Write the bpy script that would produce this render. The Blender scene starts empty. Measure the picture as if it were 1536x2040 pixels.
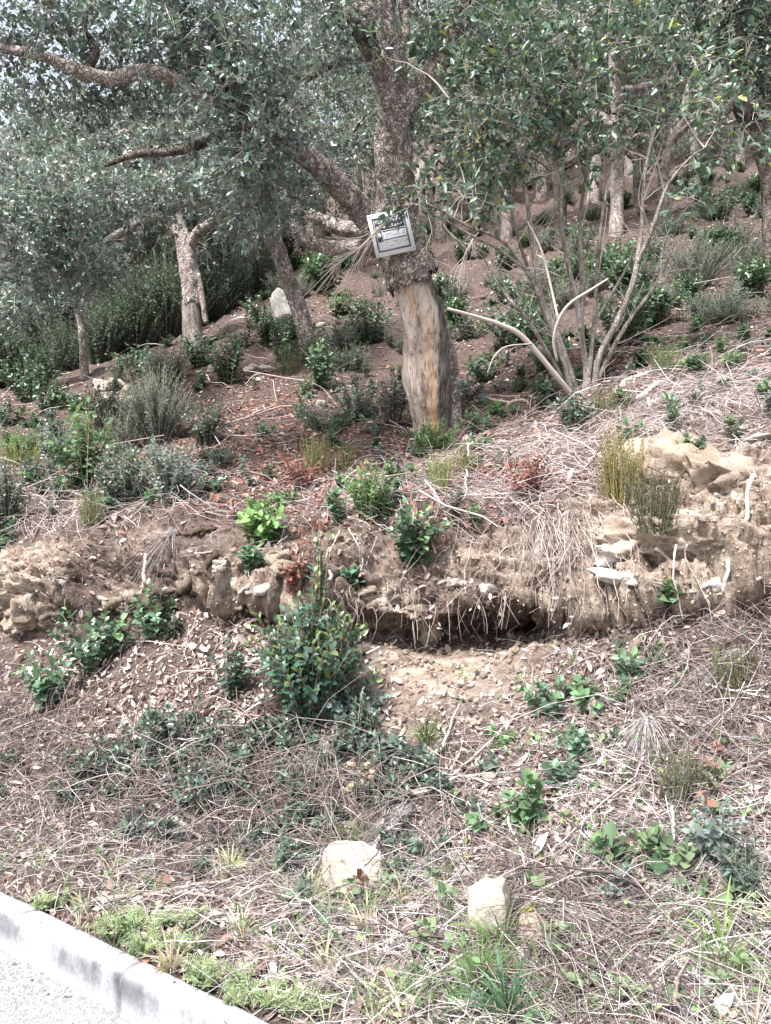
import bpy, math, random
import numpy as np
from mathutils import Vector
from mathutils.bvhtree import BVHTree

rng = np.random.default_rng(7)
random.seed(7)
R = math.radians
sc = bpy.context.scene
col = sc.collection

# ------------------------------------------------------------------ camera
F = 1533.0; CX = 768.0; CY = 1020.0; EYE = 1.6
cam_d = bpy.data.cameras.new("camera"); cam = bpy.data.objects.new("camera", cam_d)
col.objects.link(cam)
cam.location = (0, 0, EYE); cam.rotation_euler = (R(90), 0, 0)
cam_d.sensor_fit = 'VERTICAL'; cam_d.sensor_height = 24.0
cam_d.lens = 24.0 * F / 2040.0
cam_d.clip_start = 0.05; cam_d.clip_end = 2000
sc.camera = cam

# ------------------------------------------------------------------ sky, sun, exposure
SUN_EL, SUN_AZ = R(57), R(222)      # azimuth clockwise from +Y
world = bpy.data.worlds.new("World"); sc.world = world; world.use_nodes = True
wn = world.node_tree; wn.nodes.clear()
w_out = wn.nodes.new('ShaderNodeOutputWorld'); w_bg = wn.nodes.new('ShaderNodeBackground')
w_sky = wn.nodes.new('ShaderNodeTexSky'); w_sky.sky_type = 'NISHITA'; w_sky.sun_disc = False
w_sky.sun_elevation = SUN_EL; w_sky.sun_rotation = SUN_AZ
w_sky.air_density = 1.0; w_sky.dust_density = 3.0; w_sky.ozone_density = 1.0
w_hs = wn.nodes.new('ShaderNodeHueSaturation'); w_hs.inputs['Saturation'].default_value = 0.42
wn.links.new(w_sky.outputs[0], w_hs.inputs['Color'])
wn.links.new(w_hs.outputs[0], w_bg.inputs['Color']); w_bg.inputs['Strength'].default_value = 0.115
wn.links.new(w_bg.outputs[0], w_out.inputs[0])
sun_d = bpy.data.lights.new("sun", 'SUN'); sun = bpy.data.objects.new("sun", sun_d); col.objects.link(sun)
sun_d.energy = 2.7; sun_d.angle = R(8); sun_d.color = (1.0, 0.975, 0.97)
sdir = Vector((math.sin(SUN_AZ) * math.cos(SUN_EL), math.cos(SUN_AZ) * math.cos(SUN_EL), math.sin(SUN_EL)))
sun.rotation_euler = sdir.to_track_quat('Z', 'Y').to_euler()
sc.view_settings.view_transform = 'Standard'; sc.view_settings.look = 'None'
sc.view_settings.gamma = 1.0; sc.view_settings.exposure = 1.9
sc.render.engine = 'CYCLES'

# ------------------------------------------------------------------ numpy noise
def _h(i, j, k, s):
    n = (i * 374761393 + j * 668265263 + k * 1440662683 + s * 1274126177) & 0xffffffff
    n = ((n ^ (n >> 13)) * 1274126177) & 0xffffffff
    n = ((n ^ (n >> 16)) * 2246822519) & 0xffffffff
    return ((n ^ (n >> 15)) & 0xffff) / 65535.0
def vnoise(P, s=0):
    P = np.asarray(P, float); I = np.floor(P).astype(np.int64); f = P - I; f = f * f * (3 - 2 * f)
    i, j, k = I[..., 0], I[..., 1], I[..., 2]; x, y, z = f[..., 0], f[..., 1], f[..., 2]
    def L(a, b, t): return a + (b - a) * t
    return L(L(L(_h(i, j, k, s), _h(i+1, j, k, s), x), L(_h(i, j+1, k, s), _h(i+1, j+1, k, s), x), y),
             L(L(_h(i, j, k+1, s), _h(i+1, j, k+1, s), x), L(_h(i, j+1, k+1, s), _h(i+1, j+1, k+1, s), x), y), z) * 2 - 1
def fbm(P, f, o=4, s=0, gain=.5):
    P = np.asarray(P, float); r = 0; a = 1; t = 0
    for q in range(o):
        r = r + a * vnoise(P * f, s + q * 17); t += a; a *= gain; f *= 2.03
    return r / t
def norm(v): return v / np.maximum(np.linalg.norm(v, axis=-1, keepdims=True), 1e-9)
def pt(px, py, d): return np.array([(px - CX) / F * d, d, EYE + (CY - py) / F * d])

# ------------------------------------------------------------------ mesh helpers
class MB:
    def __init__(s): s.v = []; s.f = []; s.c = []; s.n = 0
    def add(s, V, Fs, C=(1, 1, 1)):
        V = np.asarray(V, float).reshape(-1, 3)
        for Fa in (Fs if isinstance(Fs, list) else [Fs]): s.f.append(np.asarray(Fa, np.int64) + s.n)
        C = np.asarray(C, float)
        if C.ndim == 1: C = np.repeat(C[None], len(V), 0)
        s.v.append(V); s.c.append(C); s.n += len(V)
    def mesh(s, name, mat, origin=(0, 0, 0), smooth=False):
        me = bpy.data.meshes.new(name)
        if s.n == 0: return me
        V = np.concatenate(s.v) - np.asarray(origin, float); C = np.concatenate(s.c)
        fl = [f for f in s.f if len(f)]
        loops = np.concatenate([f.ravel() for f in fl])
        tot = np.concatenate([np.full(len(f), f.shape[1]) for f in fl])
        st = np.concatenate([[0], np.cumsum(tot)[:-1]])
        me.vertices.add(len(V)); me.vertices.foreach_set('co', V.astype(np.float32).ravel())
        me.loops.add(len(loops)); me.loops.foreach_set('vertex_index', loops.astype(np.int32))
        me.polygons.add(len(tot)); me.polygons.foreach_set('loop_start', st.astype(np.int32))
        if smooth: me.polygons.foreach_set('use_smooth', np.ones(len(tot), bool))
        me.update(calc_edges=True)
        a = me.color_attributes.new('Col', 'FLOAT_COLOR', 'POINT')
        a.data.foreach_set('color', np.concatenate([C, np.ones((len(C), 1))], 1).astype(np.float32).ravel())
        if mat: me.materials.append(mat)
        return me
    def build(s, name, mat, parent=None, smooth=False, kind=None):
        o3 = parent['_o'] if parent is not None and '_o' in parent else (0, 0, 0)
        o = bpy.data.objects.new(name, s.mesh(name, mat, o3, smooth)); col.objects.link(o)
        if parent is not None: o.parent = parent
        if kind: o['kind'] = kind
        if parent is not None and '_o' in parent: o['_o'] = list(parent['_o'])
        return o
def tag(o, label, cat, group=None, kind=None):
    o['label'] = label; o['category'] = cat
    if group: o['group'] = group
    if kind: o['kind'] = kind
    return o
def thing(name, loc, label, cat, group=None):
    o = bpy.data.objects.new(name, None); col.objects.link(o); o.location = tuple(loc)
    o.empty_display_size = .1; o['_o'] = [float(a) for a in loc]
    return tag(o, label, cat, group)
def own(name, mb, mat, origin, label, cat, group=None, smooth=False, kind=None):
    "a thing that is a single mesh, its origin at its base"
    o = bpy.data.objects.new(name, mb.mesh(name, mat, origin, smooth)); col.objects.link(o); o.location = tuple(origin)
    return tag(o, label, cat, group, kind)
def struct(o): o['kind'] = 'structure'; return o

def tubes(mb, P, Rd, sides=3, C=(1, 1, 1), cap=False):
    "P (N,K,3) polylines, Rd (N,K) radii"
    P = np.asarray(P, float); N, K, _ = P.shape; Rd = np.broadcast_to(np.asarray(Rd, float), (N, K))
    T = np.gradient(P, axis=1); T = norm(T)
    ref = np.where(np.abs(T[:, :1, 2:3]).repeat(3, 2) > .9, np.array([1., 0, 0]), np.array([0, 0, 1.]))
    U = norm(np.cross(T, np.broadcast_to(ref, T.shape)))
    for k in range(1, K):      # transport
        u = U[:, k-1] - T[:, k] * (U[:, k-1] * T[:, k]).sum(-1, keepdims=True); U[:, k] = norm(u)
    W = np.cross(T, U)
    a = np.arange(sides) * 2 * math.pi / sides
    V = P[:, :, None] + Rd[:, :, None, None] * (np.cos(a)[None, None, :, None] * U[:, :, None] + np.sin(a)[None, None, :, None] * W[:, :, None])
    idx = np.arange(N * K * sides).reshape(N, K, sides)
    A = idx[:, :-1]; B = idx[:, 1:]
    f = np.stack([A, np.roll(A, -1, 2), np.roll(B, -1, 2), B], -1).reshape(-1, 4)
    C = np.asarray(C, float)
    if C.ndim == 2: C = np.repeat(C, K * sides, 0)
    fs = [f]
    if cap:
        fs.append(idx[:, 0, ::-1].reshape(-1, sides)); fs.append(idx[:, -1].reshape(-1, sides))
    mb.add(V, fs, C)
LEAF = np.array([[0, 0, 0], [.33, .5, .12], [.7, .42, .12], [1, 0, 0], [.7, -.42, .12], [.33, -.5, .12]])
LEAFF = np.array([[0, 1, 2, 3], [0, 3, 4, 5]])
def leaves(mb, pos, axis, nrm, L, W, C, curl=0.0):
    N = len(pos)
    if N == 0: return
    axis = norm(axis); side = norm(np.cross(nrm, axis)); up = np.cross(axis, side)
    L = np.broadcast_to(np.asarray(L, float), (N,)); W = np.broadcast_to(np.asarray(W, float), (N,))
    t = np.repeat(LEAF[None], N, 0).copy()
    cu = np.broadcast_to(np.asarray(curl, float), (N,))
    t[:, :, 2] = t[:, :, 2] * W[:, None] * (1 + cu[:, None] * 2) - cu[:, None] * L[:, None] * t[:, :, 0] ** 2 * .5
    V = pos[:, None] + axis[:, None] * (t[:, :, 0] * L[:, None])[..., None] + side[:, None] * (t[:, :, 1] * W[:, None])[..., None] + up[:, None] * t[:, :, 2][..., None]
    f = (LEAFF[None] + (np.arange(N) * 6)[:, None, None]).reshape(-1, 4)
    mb.add(V, f, np.repeat(np.asarray(C, float), 6, 0) if np.ndim(C) == 2 else C)
def rdir(n): return norm(rng.normal(size=(n, 3)))
def bez(a, b, c, K):
    t = np.linspace(0, 1, K)[None, :, None]
    return a[:, None] * (1-t)**2 + 2*b[:, None]*t*(1-t) + c[:, None]*t**2
def spline(pts, n):
    "Catmull-Rom through pts, n samples"
    pts = np.asarray(pts, float); M = len(pts)
    p = np.vstack([2*pts[0]-pts[1], pts, 2*pts[-1]-pts[-2]])
    u = np.linspace(0, M-1-1e-9, n); i = u.astype(int); t = (u-i)[:, None]
    a, b, c, d = p[i], p[i+1], p[i+2], p[i+3]
    return .5*((2*b)+(-a+c)*t+(2*a-5*b+4*c-d)*t*t+(-a+3*b-3*c+d)*t**3)
def vary(base, n, amt=.25, hue=.08):
    base = np.asarray(base, float); k = np.exp(rng.normal(0, amt, (n, 1)))
    return np.clip(base * k * np.exp(rng.normal(0, hue, (n, 3))), 0, 1)
def pick(cols, n, p=None, amt=.15):
    cols = np.asarray(cols); i = rng.choice(len(cols), n, p=p); return np.clip(cols[i] * np.exp(rng.normal(0, amt, (n, 1))), 0, 1)

# ------------------------------------------------------------------ materials
def mat(name):
    m = bpy.data.materials.new(name); m.use_nodes = True; nt = m.node_tree
    return m, nt, nt.nodes['Principled BSDF'], nt.nodes['Material Output']
def nd(nt, t, **kw):
    n = nt.nodes.new(t)
    for k, v in kw.items():
        if k in n.inputs: n.inputs[k].default_value = v
        else: setattr(n, k, v)
    return n
def ramp(nt, src, stops):
    r = nt.nodes.new('ShaderNodeValToRGB'); e = r.color_ramp.elements
    while len(e) < len(stops): e.new(.5)
    for q, (p, c) in zip(e, stops): q.position = p; q.color = (*c, 1) if len(c) == 3 else c
    nt.links.new(src, r.inputs[0]); return r.outputs[0]
def mix(nt, fac, a, b, mode='MIX'):
    m = nt.nodes.new('ShaderNodeMix'); m.data_type = 'RGBA'; m.blend_type = mode
    for s, v in ((0, fac), (6, a), (7, b)):
        if isinstance(v, (int, float)): m.inputs[s].default_value = v
        elif isinstance(v, tuple): m.inputs[s].default_value = (*v, 1)
        else: nt.links.new(v, m.inputs[s])
    return m.outputs[2]
def noise(nt, scale, detail=5, rough=.55, vec=None, stretch=None):
    n = nd(nt, 'ShaderNodeTexNoise', Scale=scale, Detail=detail, Roughness=rough)
    tc = nt.nodes.new('ShaderNodeTexCoord'); v = tc.outputs['Object']
    if stretch:
        mp = nt.nodes.new('ShaderNodeMapping'); mp.inputs['Scale'].default_value = stretch
        nt.links.new(v, mp.inputs[0]); v = mp.outputs[0]
    nt.links.new(v, n.inputs['Vector']); return n.outputs[0]
def bump(nt, h, bs, strength=.6, dist=.02):
    b = nd(nt, 'ShaderNodeBump', Strength=strength, Distance=dist)
    nt.links.new(h, b.inputs['Height']); nt.links.new(b.outputs[0], bs.inputs['Normal'])
def vcol(nt):
    a = nt.nodes.new('ShaderNodeAttribute'); a.attribute_name = 'Col'; return a.outputs['Color']

def leaf_mat(name, rough=.42, trans=.22, spec=.5):
    m, nt, b, out = mat(name)
    c = vcol(nt); c2 = c
    nt.links.new(c2, b.inputs['Base Color']); b.inputs['Roughness'].default_value = rough
    b.inputs['Specular IOR Level'].default_value = spec
    t = nt.nodes.new('ShaderNodeBsdfTranslucent'); nt.links.new(mix(nt, 1.0, c, (1.2, 1.25, .8), 'MULTIPLY'), t.inputs[0])
    ms = nt.nodes.new('ShaderNodeMixShader'); ms.inputs[0].default_value = trans
    nt.links.new(b.outputs[0], ms.inputs[1]); nt.links.new(t.outputs[0], ms.inputs[2]); nt.links.new(ms.outputs[0], out.inputs[0])
    return m
M_LEAF = leaf_mat('glossy_leaf', .36, .18, .6)
M_SOFT = leaf_mat('soft_leaf', .6, .28, .3)
M_DRY = leaf_mat('dry_leaf', .75, .15, .2)
def plain(name, rough=.85, nscale=60, amt=.35, bs=.4, spec=.25):
    m, nt, b, out = mat(name); c = vcol(nt); n = noise(nt, nscale, 5)
    c2 = mix(nt, n, mix(nt, 1.0, c, (1-amt,)*3, 'MULTIPLY'), mix(nt, 1.0, c, (1+amt,)*3, 'MULTIPLY'))
    nt.links.new(c2, b.inputs['Base Color']); b.inputs['Roughness'].default_value = rough
    b.inputs['Specular IOR Level'].default_value = spec
    bump(nt, n, b, bs, .004); return m
M_TWIG = plain('dry_wood', .8, 70, .35)
M_STEM = plain('green_stem', .7, 90, .3)

def bark_mat(name, dark, mid, light, scale=14, stretch=(1, 1, .4), bs=1.0, dist=.04):
    m, nt, b, out = mat(name)
    n1 = noise(nt, scale, 8, .65, stretch=stretch); n2 = noise(nt, scale * 2.2, 6, .65, stretch=(1, 1, .5)); n3 = noise(nt, 3, 3)
    vo = nd(nt, 'ShaderNodeTexVoronoi', Scale=scale * 1.9, feature='DISTANCE_TO_EDGE')
    tc = nt.nodes.new('ShaderNodeTexCoord'); mp = nt.nodes.new('ShaderNodeMapping'); mp.inputs['Scale'].default_value = (1, 1, stretch[2] * 1.3)
    ad = nt.nodes.new('ShaderNodeVectorMath'); ad.operation = 'MULTIPLY_ADD'; nz = nd(nt, 'ShaderNodeTexNoise', Scale=scale, Detail=3)
    nt.links.new(tc.outputs['Object'], nz.inputs['Vector'])
    nt.links.new(nz.outputs['Color'], ad.inputs[0]); ad.inputs[1].default_value = (.22, .22, .22); nt.links.new(tc.outputs['Object'], ad.inputs[2])
    nt.links.new(ad.outputs[0], mp.inputs[0]); nt.links.new(mp.outputs[0], vo.inputs['Vector'])
    c = ramp(nt, n1, [(.38, dark), (.48, mid), (.6, light)])
    c = mix(nt, ramp(nt, n2, [(.45, (0, 0, 0)), (.7, (.45, .45, .45))]), c, light)
    crack = mix(nt, 1.0, ramp(nt, vo.outputs[0], [(0, (.95, .95, .95)), (.16, (0, 0, 0))]), ramp(nt, n2, [(.38, (0, 0, 0)), (.52, (1, 1, 1))]), 'MULTIPLY')
    c = mix(nt, crack, c, tuple(x * .45 for x in dark))
    c = mix(nt, ramp(nt, n3, [(.45, (0, 0, 0)), (.7, (.45, .45, .45))]), c, (.47, .41, .37))
    c = mix(nt, 1.0, c, vcol(nt), 'MULTIPLY')
    nt.links.new(c, b.inputs['Base Color']); b.inputs['Roughness'].default_value = .9; b.inputs['Specular IOR Level'].default_value = .15
    h = nt.nodes.new('ShaderNodeMath'); h.operation = 'MULTIPLY_ADD'; nt.links.new(ramp(nt, vo.outputs[0], [(0, (0, 0, 0)), (.22, (1, 1, 1))]), h.inputs[0])
    h.inputs[1].default_value = .6; nt.links.new(n1, h.inputs[2]); bump(nt, h.outputs[0], b, bs, dist); return m
M_CORK = bark_mat('cork_bark', (.2, .155, .135), (.5, .415, .37), (.68, .605, .555))
M_SMOOTH = bark_mat('smooth_bark', (.11, .09, .078), (.28, .24, .21), (.44, .4, .36), 22, (1, 1, .16), .8, .012)
M_BARKD = bark_mat('dark_bark', (.05, .04, .033), (.13, .105, .085), (.26, .22, .185))

def strip_mat():
    "trunk where the cork was stripped: orange tan inner bark, grey weathered streaks and a charred black flank"
    m, nt, b, out = mat('stripped_trunk')
    n1 = noise(nt, 7, 8, .65, stretch=(1.6, 1.6, .14)); n2 = noise(nt, 44, 7, .72, stretch=(1, 1, .22)); n3 = noise(nt, 5.5, 3, .5, stretch=(1.4, 1, .35))
    c = ramp(nt, n1, [(.34, (.12, .092, .08)), (.42, (.36, .285, .24)), (.53, (.6, .5, .43)), (.62, (.52, .45, .4)), (.74, (.28, .24, .215))])
    v = nt.nodes.new('ShaderNodeSeparateColor'); nt.links.new(vcol(nt), v.inputs[0])
    og = nt.nodes.new('ShaderNodeMath'); og.operation = 'MULTIPLY'; nt.links.new(v.outputs[1], og.inputs[0]); nt.links.new(ramp(nt, n3, [(.3, (.2, .2, .2)), (.6, (1, 1, 1))]), og.inputs[1])
    c = mix(nt, og.outputs[0], c, (.58, .33, .17))
    c = mix(nt, ramp(nt, n2, [(.36, (.95, .95, .95)), (.47, (0, 0, 0))]), c, (.12, .09, .075))
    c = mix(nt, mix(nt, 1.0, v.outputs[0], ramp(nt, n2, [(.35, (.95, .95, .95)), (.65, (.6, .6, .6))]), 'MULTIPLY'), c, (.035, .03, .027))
    nt.links.new(c, b.inputs['Base Color']); b.inputs['Roughness'].default_value = .8; b.inputs['Specular IOR Level'].default_value = .2
    h = nt.nodes.new('ShaderNodeMath'); h.operation = 'MULTIPLY_ADD'; nt.links.new(n2, h.inputs[0]); h.inputs[1].default_value = .5; nt.links.new(n1, h.inputs[2])
    bump(nt, h.outputs[0], b, .9, .025); return m
M_STRIP = strip_mat()

def ground_mat():
    m, nt, b, out = mat('hillside_soil')
    v = vcol(nt); n1 = noise(nt, 2.2, 6, .6); n2 = noise(nt, 28, 8, .7); n3 = noise(nt, 120, 4, .6); n4 = noise(nt, 7, 7, .6, stretch=(1, 1, 3.2))
    soil = ramp(nt, n2, [(.3, (.03, .022, .02)), (.5, (.085, .062, .055)), (.7, (.2, .155, .14))])
    soil = mix(nt, ramp(nt, n1, [(.4, (0, 0, 0)), (.65, (.6, .6, .6))]), soil, (.11, .08, .07))
    rock = ramp(nt, n4, [(.28, (.13, .098, .076)), (.43, (.3, .235, .185)), (.55, (.43, .35, .28)), (.7, (.55, .48, .41))])
    rock = mix(nt, ramp(nt, n2, [(.32, (.85, .85, .85)), (.52, (0, 0, 0))]), rock, (.13, .09, .062))
    rock = mix(nt, ramp(nt, noise(nt, 5.2, 5, .6), [(.60, (0, 0, 0)), (.68, (.8, .8, .8))]), rock, (.7, .68, .64))
    sp = nt.nodes.new('ShaderNodeSeparateColor'); nt.links.new(v, sp.inputs[0])
    c = mix(nt, sp.outputs[0], soil, rock)
    c = mix(nt, ramp(nt, n3, [(.35, (.4, .4, .4)), (.55, (0, 0, 0))]), c, (.12, .085, .065))
    nt.links.new(c, b.inputs['Base Color']); b.inputs['Roughness'].default_value = .95; b.inputs['Specular IOR Level'].default_value = .1
    h = nt.nodes.new('ShaderNodeMath'); h.operation = 'MULTIPLY_ADD'; nt.links.new(n3, h.inputs[0]); h.inputs[1].default_value = .25; nt.links.new(n2, h.inputs[2])
    bump(nt, h.outputs[0], b, 1.0, .03); return m
M_GROUND = ground_mat()

def stone_mat(name, a, bcol, c3, moss=0.0, white=.62):
    m, nt, b, out = mat(name); n1 = noise(nt, 6, 7, .6); n2 = noise(nt, 38, 7, .7); n3 = noise(nt, 3.5, 4)
    c = ramp(nt, n1, [(.3, a), (.5, bcol), (.7, c3)])
    c = mix(nt, ramp(nt, n2, [(.3, (.7, .7, .7)), (.45, (0, 0, 0))]), c, tuple(x * .45 for x in a))
    if moss: c = mix(nt, ramp(nt, n3, [(.52, (0, 0, 0)), (.62, (moss,)*3)]), c, (.19, .16, .05))
    nt.links.new(c, b.inputs['Base Color']); b.inputs['Roughness'].default_value = .92; b.inputs['Specular IOR Level'].default_value = .15
    bump(nt, n2, b, .8, .015); return m
M_STONE = stone_mat('pale_stone', (.2, .165, .13), (.4, .355, .3), (.53, .49, .43))
M_LIME = stone_mat('white_crust_rock', (.26, .2, .15), (.45, .4, .35), (.62, .6, .57))
M_BOULD = stone_mat('mossy_rock', (.2, .15, .11), (.33, .27, .205), (.47, .41, .33), .85)
M_CLOD = stone_mat('ochre_clod', (.19, .145, .11), (.32, .255, .2), (.44, .37, .3))
M_GREYR = stone_mat('grey_rock', (.2, .19, .17), (.3, .285, .26), (.42, .4, .37))

def concrete_mat():
    m, nt, b, out = mat('kerb_concrete'); n1 = noise(nt, 3.2, 5, .6); n2 = noise(nt, 60, 6, .65); n3 = noise(nt, 5.0, 5, .65, stretch=(1, 1, .35))
    c = ramp(nt, n2, [(.3, (.22, .22, .23)), (.55, (.32, .32, .33)), (.75, (.4, .4, .41))])
    v = vcol(nt)                      # weathered run-off stain along the upper road face, a stain with its own ragged outline
    st = nt.nodes.new('ShaderNodeMath'); st.operation = 'MULTIPLY'; sp = nt.nodes.new('ShaderNodeSeparateColor'); nt.links.new(v, sp.inputs[0])
    nt.links.new(sp.outputs[0], st.inputs[0]); nt.links.new(ramp(nt, n3, [(.38, (0, 0, 0)), (.55, (1, 1, 1))]), st.inputs[1])
    c = mix(nt, st.outputs[0], c, (.075, .075, .085))
    c = mix(nt, ramp(nt, n1, [(.5, (0, 0, 0)), (.75, (.4, .4, .4))]), c, (.42, .41, .4))
    nt.links.new(c, b.inputs['Base Color']); b.inputs['Roughness'].default_value = .9; bump(nt, n2, b, .5, .006); return m
M_CONC = concrete_mat()
def road_mat():
    m, nt, b, out = mat('road_surface'); n2 = noise(nt, 90, 6, .7); n1 = noise(nt, 1.5, 4)
    vo = nd(nt, 'ShaderNodeTexVoronoi', Scale=140.0); tc = nt.nodes.new('ShaderNodeTexCoord'); nt.links.new(tc.outputs['Object'], vo.inputs['Vector'])
    c = ramp(nt, vo.outputs['Color'], [(.2, (.09, .09, .09)), (.55, (.2, .2, .2)), (.9, (.34, .34, .335))])
    c = mix(nt, ramp(nt, n2, [(.35, (.6, .6, .6)), (.5, (0, 0, 0))]), c, (.24, .24, .24))
    c = mix(nt, ramp(nt, n1, [(.4, (0, 0, 0)), (.7, (.35, .35, .35))]), c, (.28, .275, .27))
    nt.links.new(c, b.inputs['Base Color']); b.inputs['Roughness'].default_value = .92
    bump(nt, vo.outputs['Distance'], b, .7, .006); return m
M_ROAD = road_mat()

# ------------------------------------------------------------------ kerb line (runs away to the left)
KD = np.array([-.833, .553]); KN = np.array([.553, .833]); K0 = 1.568; KW = .105; KH = .135
def kpt(s, n, z): q = KD * s + KN * (K0 + n); return [q[0], q[1], z]

g = MB(); S = 900
g.add([[-S, -S, -.06], [S, -S, -.06], [S, S, -.06], [-S, S, -.06]], np.array([[0, 1, 2, 3]]), (0, 0, 0))
struct(g.build('ground', M_GROUND))
g = MB(); ss = np.linspace(-40, 60, 101); nn = np.linspace(-7, 0.02, 36)
V = np.array([[kpt(s, n, 0) for n in nn] for s in ss]); V[..., 2] = fbm(V.reshape(-1, 3), 1.2, 3).reshape(V.shape[:2]) * .006
idx = np.arange(V.shape[0] * V.shape[1]).reshape(V.shape[:2])
g.add(V, np.stack([idx[:-1, :-1], idx[:-1, 1:], idx[1:, 1:], idx[1:, :-1]], -1).reshape(-1, 4))
struct(g.build('road', M_ROAD, smooth=True))

# ------------------------------------------------------------------ hillside as a profile surface
# rows (image height, depth) on key columns; the rows are the features of the bank
KPX = np.array([0, 200, 420, 620, 850, 990, 1100, 1180, 1300, 1536.])
ROWS = {
 'B': ([1640, 1660, 1690, 1710, 1740, 1762, 1780, 1792, 1810, 1840], [3.48, 3.4, 3.25, 3.15, 2.98, 2.86, 2.75, 2.67, 2.55, 2.38]),
 'C': ([1450, 1440, 1440, 1470, 1480, 1485, 1490, 1498, 1510, 1530], [4.15, 4.0, 3.85, 3.75, 3.62, 3.48, 3.35, 3.27, 3.15, 2.95]),
 'D': ([1270, 1262, 1205, 1250, 1302, 1303, 1280, 1245, 1215, 1195], [4.75, 4.6, 4.4, 4.22, 4.05, 3.95, 3.85, 3.8, 3.68, 3.45]),
 'E': ([1250, 1240, 1190, 1230, 1266, 1258, 1228, 1225, 1192, 1172], [4.82, 4.68, 4.47, 4.52, 4.75, 4.85, 4.68, 3.98, 3.9, 3.6]),
 'F': ([1215, 1195, 1160, 1205, 1236, 1200, 1186, 1188, 1165, 1150], [4.75, 4.62, 4.36, 4.16, 4.06, 3.95, 3.88, 3.78, 3.68, 3.48]),
 'G': ([1140, 1120, 1100, 1120, 1130, 1112, 1110, 1085, 1040, 1000], [4.9, 4.78, 4.55, 4.38, 4.24, 4.14, 4.05, 4.0, 3.88, 3.72]),
 'H': ([1075, 1060, 1052, 1052, 1035, 1020, 1005, 970, 905, 850], [5.2, 5.05, 4.85, 4.68, 4.5, 4.4, 4.3, 4.25, 4.15, 4.0]),
 'I': ([905, 880, 865, 855, 850, 825, 800, 788, 765, 715], [7.0, 6.9, 6.6, 6.4, 6.2, 6.0, 5.8, 5.65, 5.4, 5.2]),
 'J': ([800, 752, 702, 690, 680, 660, 640, 628, 610, 620], [9.0, 9.1, 9.2, 9.0, 9.0, 8.75, 8.5, 8.3, 8.0, 7.3]),
 'K': ([778, 733, 655, 580, 555, 522, 490, 475, 450, 430], [10.4, 10.2, 11.0, 12.2, 12.8, 13.1, 13.5, 13.6, 13.8, 14.0]),
 'L': ([840, 790, 640, 520, 465, 425, 385, 370, 345, 315], [14.5, 14.5, 16.0, 18.0, 20.0, 21.0, 22.0, 22.7, 24.0, 25.0]),
 'M': ([760, 700, 540, 400, 310, 260, 205, 175, 135, 95], [45.]*10),
 'N': ([640, 600, 480, 360, 270, 200, 140, 110, 70, 20], [120.]*10),
}
tcol = np.concatenate([np.linspace(-1.22, -.62, 30)[:-1], np.linspace(-.62, .62, 400), np.linspace(.62, 1.45, 34)[1:]])
kfac = KN[0] * tcol + KN[1]
kt = (KPX - CX) / F; kf = KN[0] * kt + KN[1]
def smooth1(a, n):
    k = np.hanning(2 * n + 3)[1:-1]; k /= k.sum(); return np.convolve(np.pad(a, n + 0, mode='edge'), k, 'valid')
prof = [((K0 + KW - .015) / kfac, np.full_like(tcol, KH - .03))]
for r, (ys, ds) in ROWS.items():
    ds = np.array(ds, float); zs = EYE + (CY - np.array(ys)) / F * ds
    Nn = smooth1(np.interp(tcol, kt, ds * kf), 9); zz = smooth1(np.interp(tcol, kt, zs), 9)
    prof.append((Nn / kfac, zz))
seg = [40, 54, 54, 12, 12, 28, 30, 44, 30, 20, 16, 14, 8]
rows = []; rowkey = []
for i, n in enumerate(seg):
    for q in range(n):
        t = q / n; rows.append((prof[i][0] * (1-t) + prof[i+1][0] * t, prof[i][1] * (1-t) + prof[i+1][1] * t)); rowkey.append(i + t)
rows.append(prof[-1]); rowkey.append(len(seg)); rowkey = np.array(rowkey)
D = np.array([r[0] for r in rows]); Z = np.array([r[1] for r in rows])
for _ in range(2):                                          # soften the profile corners
    D[1:-1] = D[:-2] * .25 + D[1:-1] * .5 + D[2:] * .25; Z[1:-1] = Z[:-2] * .25 + Z[1:-1] * .5 + Z[2:] * .25
P = np.stack([D * tcol[None], D, Z], -1)
def gnormals(P):
    du = np.gradient(P, axis=1); dv = np.gradient(P, axis=0); n = norm(np.cross(du, dv)); return n
NR = gnormals(P)
rk = rowkey[:, None] * np.ones_like(tcol)[None]
cliff = np.clip(1 - np.abs(rk - 5.3) / 2.2, 0, 1); cliff = cliff ** .5 * (rk > 3.1)
px_col = tcol * F + CX
amp = np.interp(rowkey, [0, .4, 1, 2, 3, 4, 7, 8, 9, 10, 12, 13], [0, .015, .03, .045, .045, .05, .06, .07, .09, .15, .6, 2.5])[:, None]
disp = fbm(P, 1.7, 5, 3) * amp * 1.3 + fbm(P, 9, 4, 9) * np.minimum(amp, .06) * .55
Ps = P * np.array([1, 1, 3.4]); Ps[..., 2] += P[..., 0] * .45
strata = fbm(Ps, 3.2, 5, 21, .6); rid = 1 - np.abs(fbm(Ps, 6.5, 4, 33, .55)) * 2.2; chunk = fbm(P, 14, 4, 41, .6)
disp += cliff * (strata * .17 + np.minimum(rid, .75) * .085 + chunk * .065 + fbm(P, 34, 3, 77, .6) * .018)
hh = P[..., 2] / .105 + P[..., 0] * 1.1 + fbm(P, 2.1, 3, 55) * 1.6 + fbm(P, 8, 3, 58) * .5; fr = hh - np.floor(hh)
disp += cliff * np.clip(fbm(P, 2.6, 2, 63) + .45, 0, 1) * np.where(fr > .16, (fr - .16) / .84, 1 - fr / .16) * .085 * (1 + .7 * np.clip((px_col[None] - 1150) / 120, 0, 1))
crk = np.abs(fbm(P * np.array([1, 1, .35]), 4.5, 3, 91)); disp -= cliff * np.clip(.07 - crk, 0, .07) * 1.1
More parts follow.
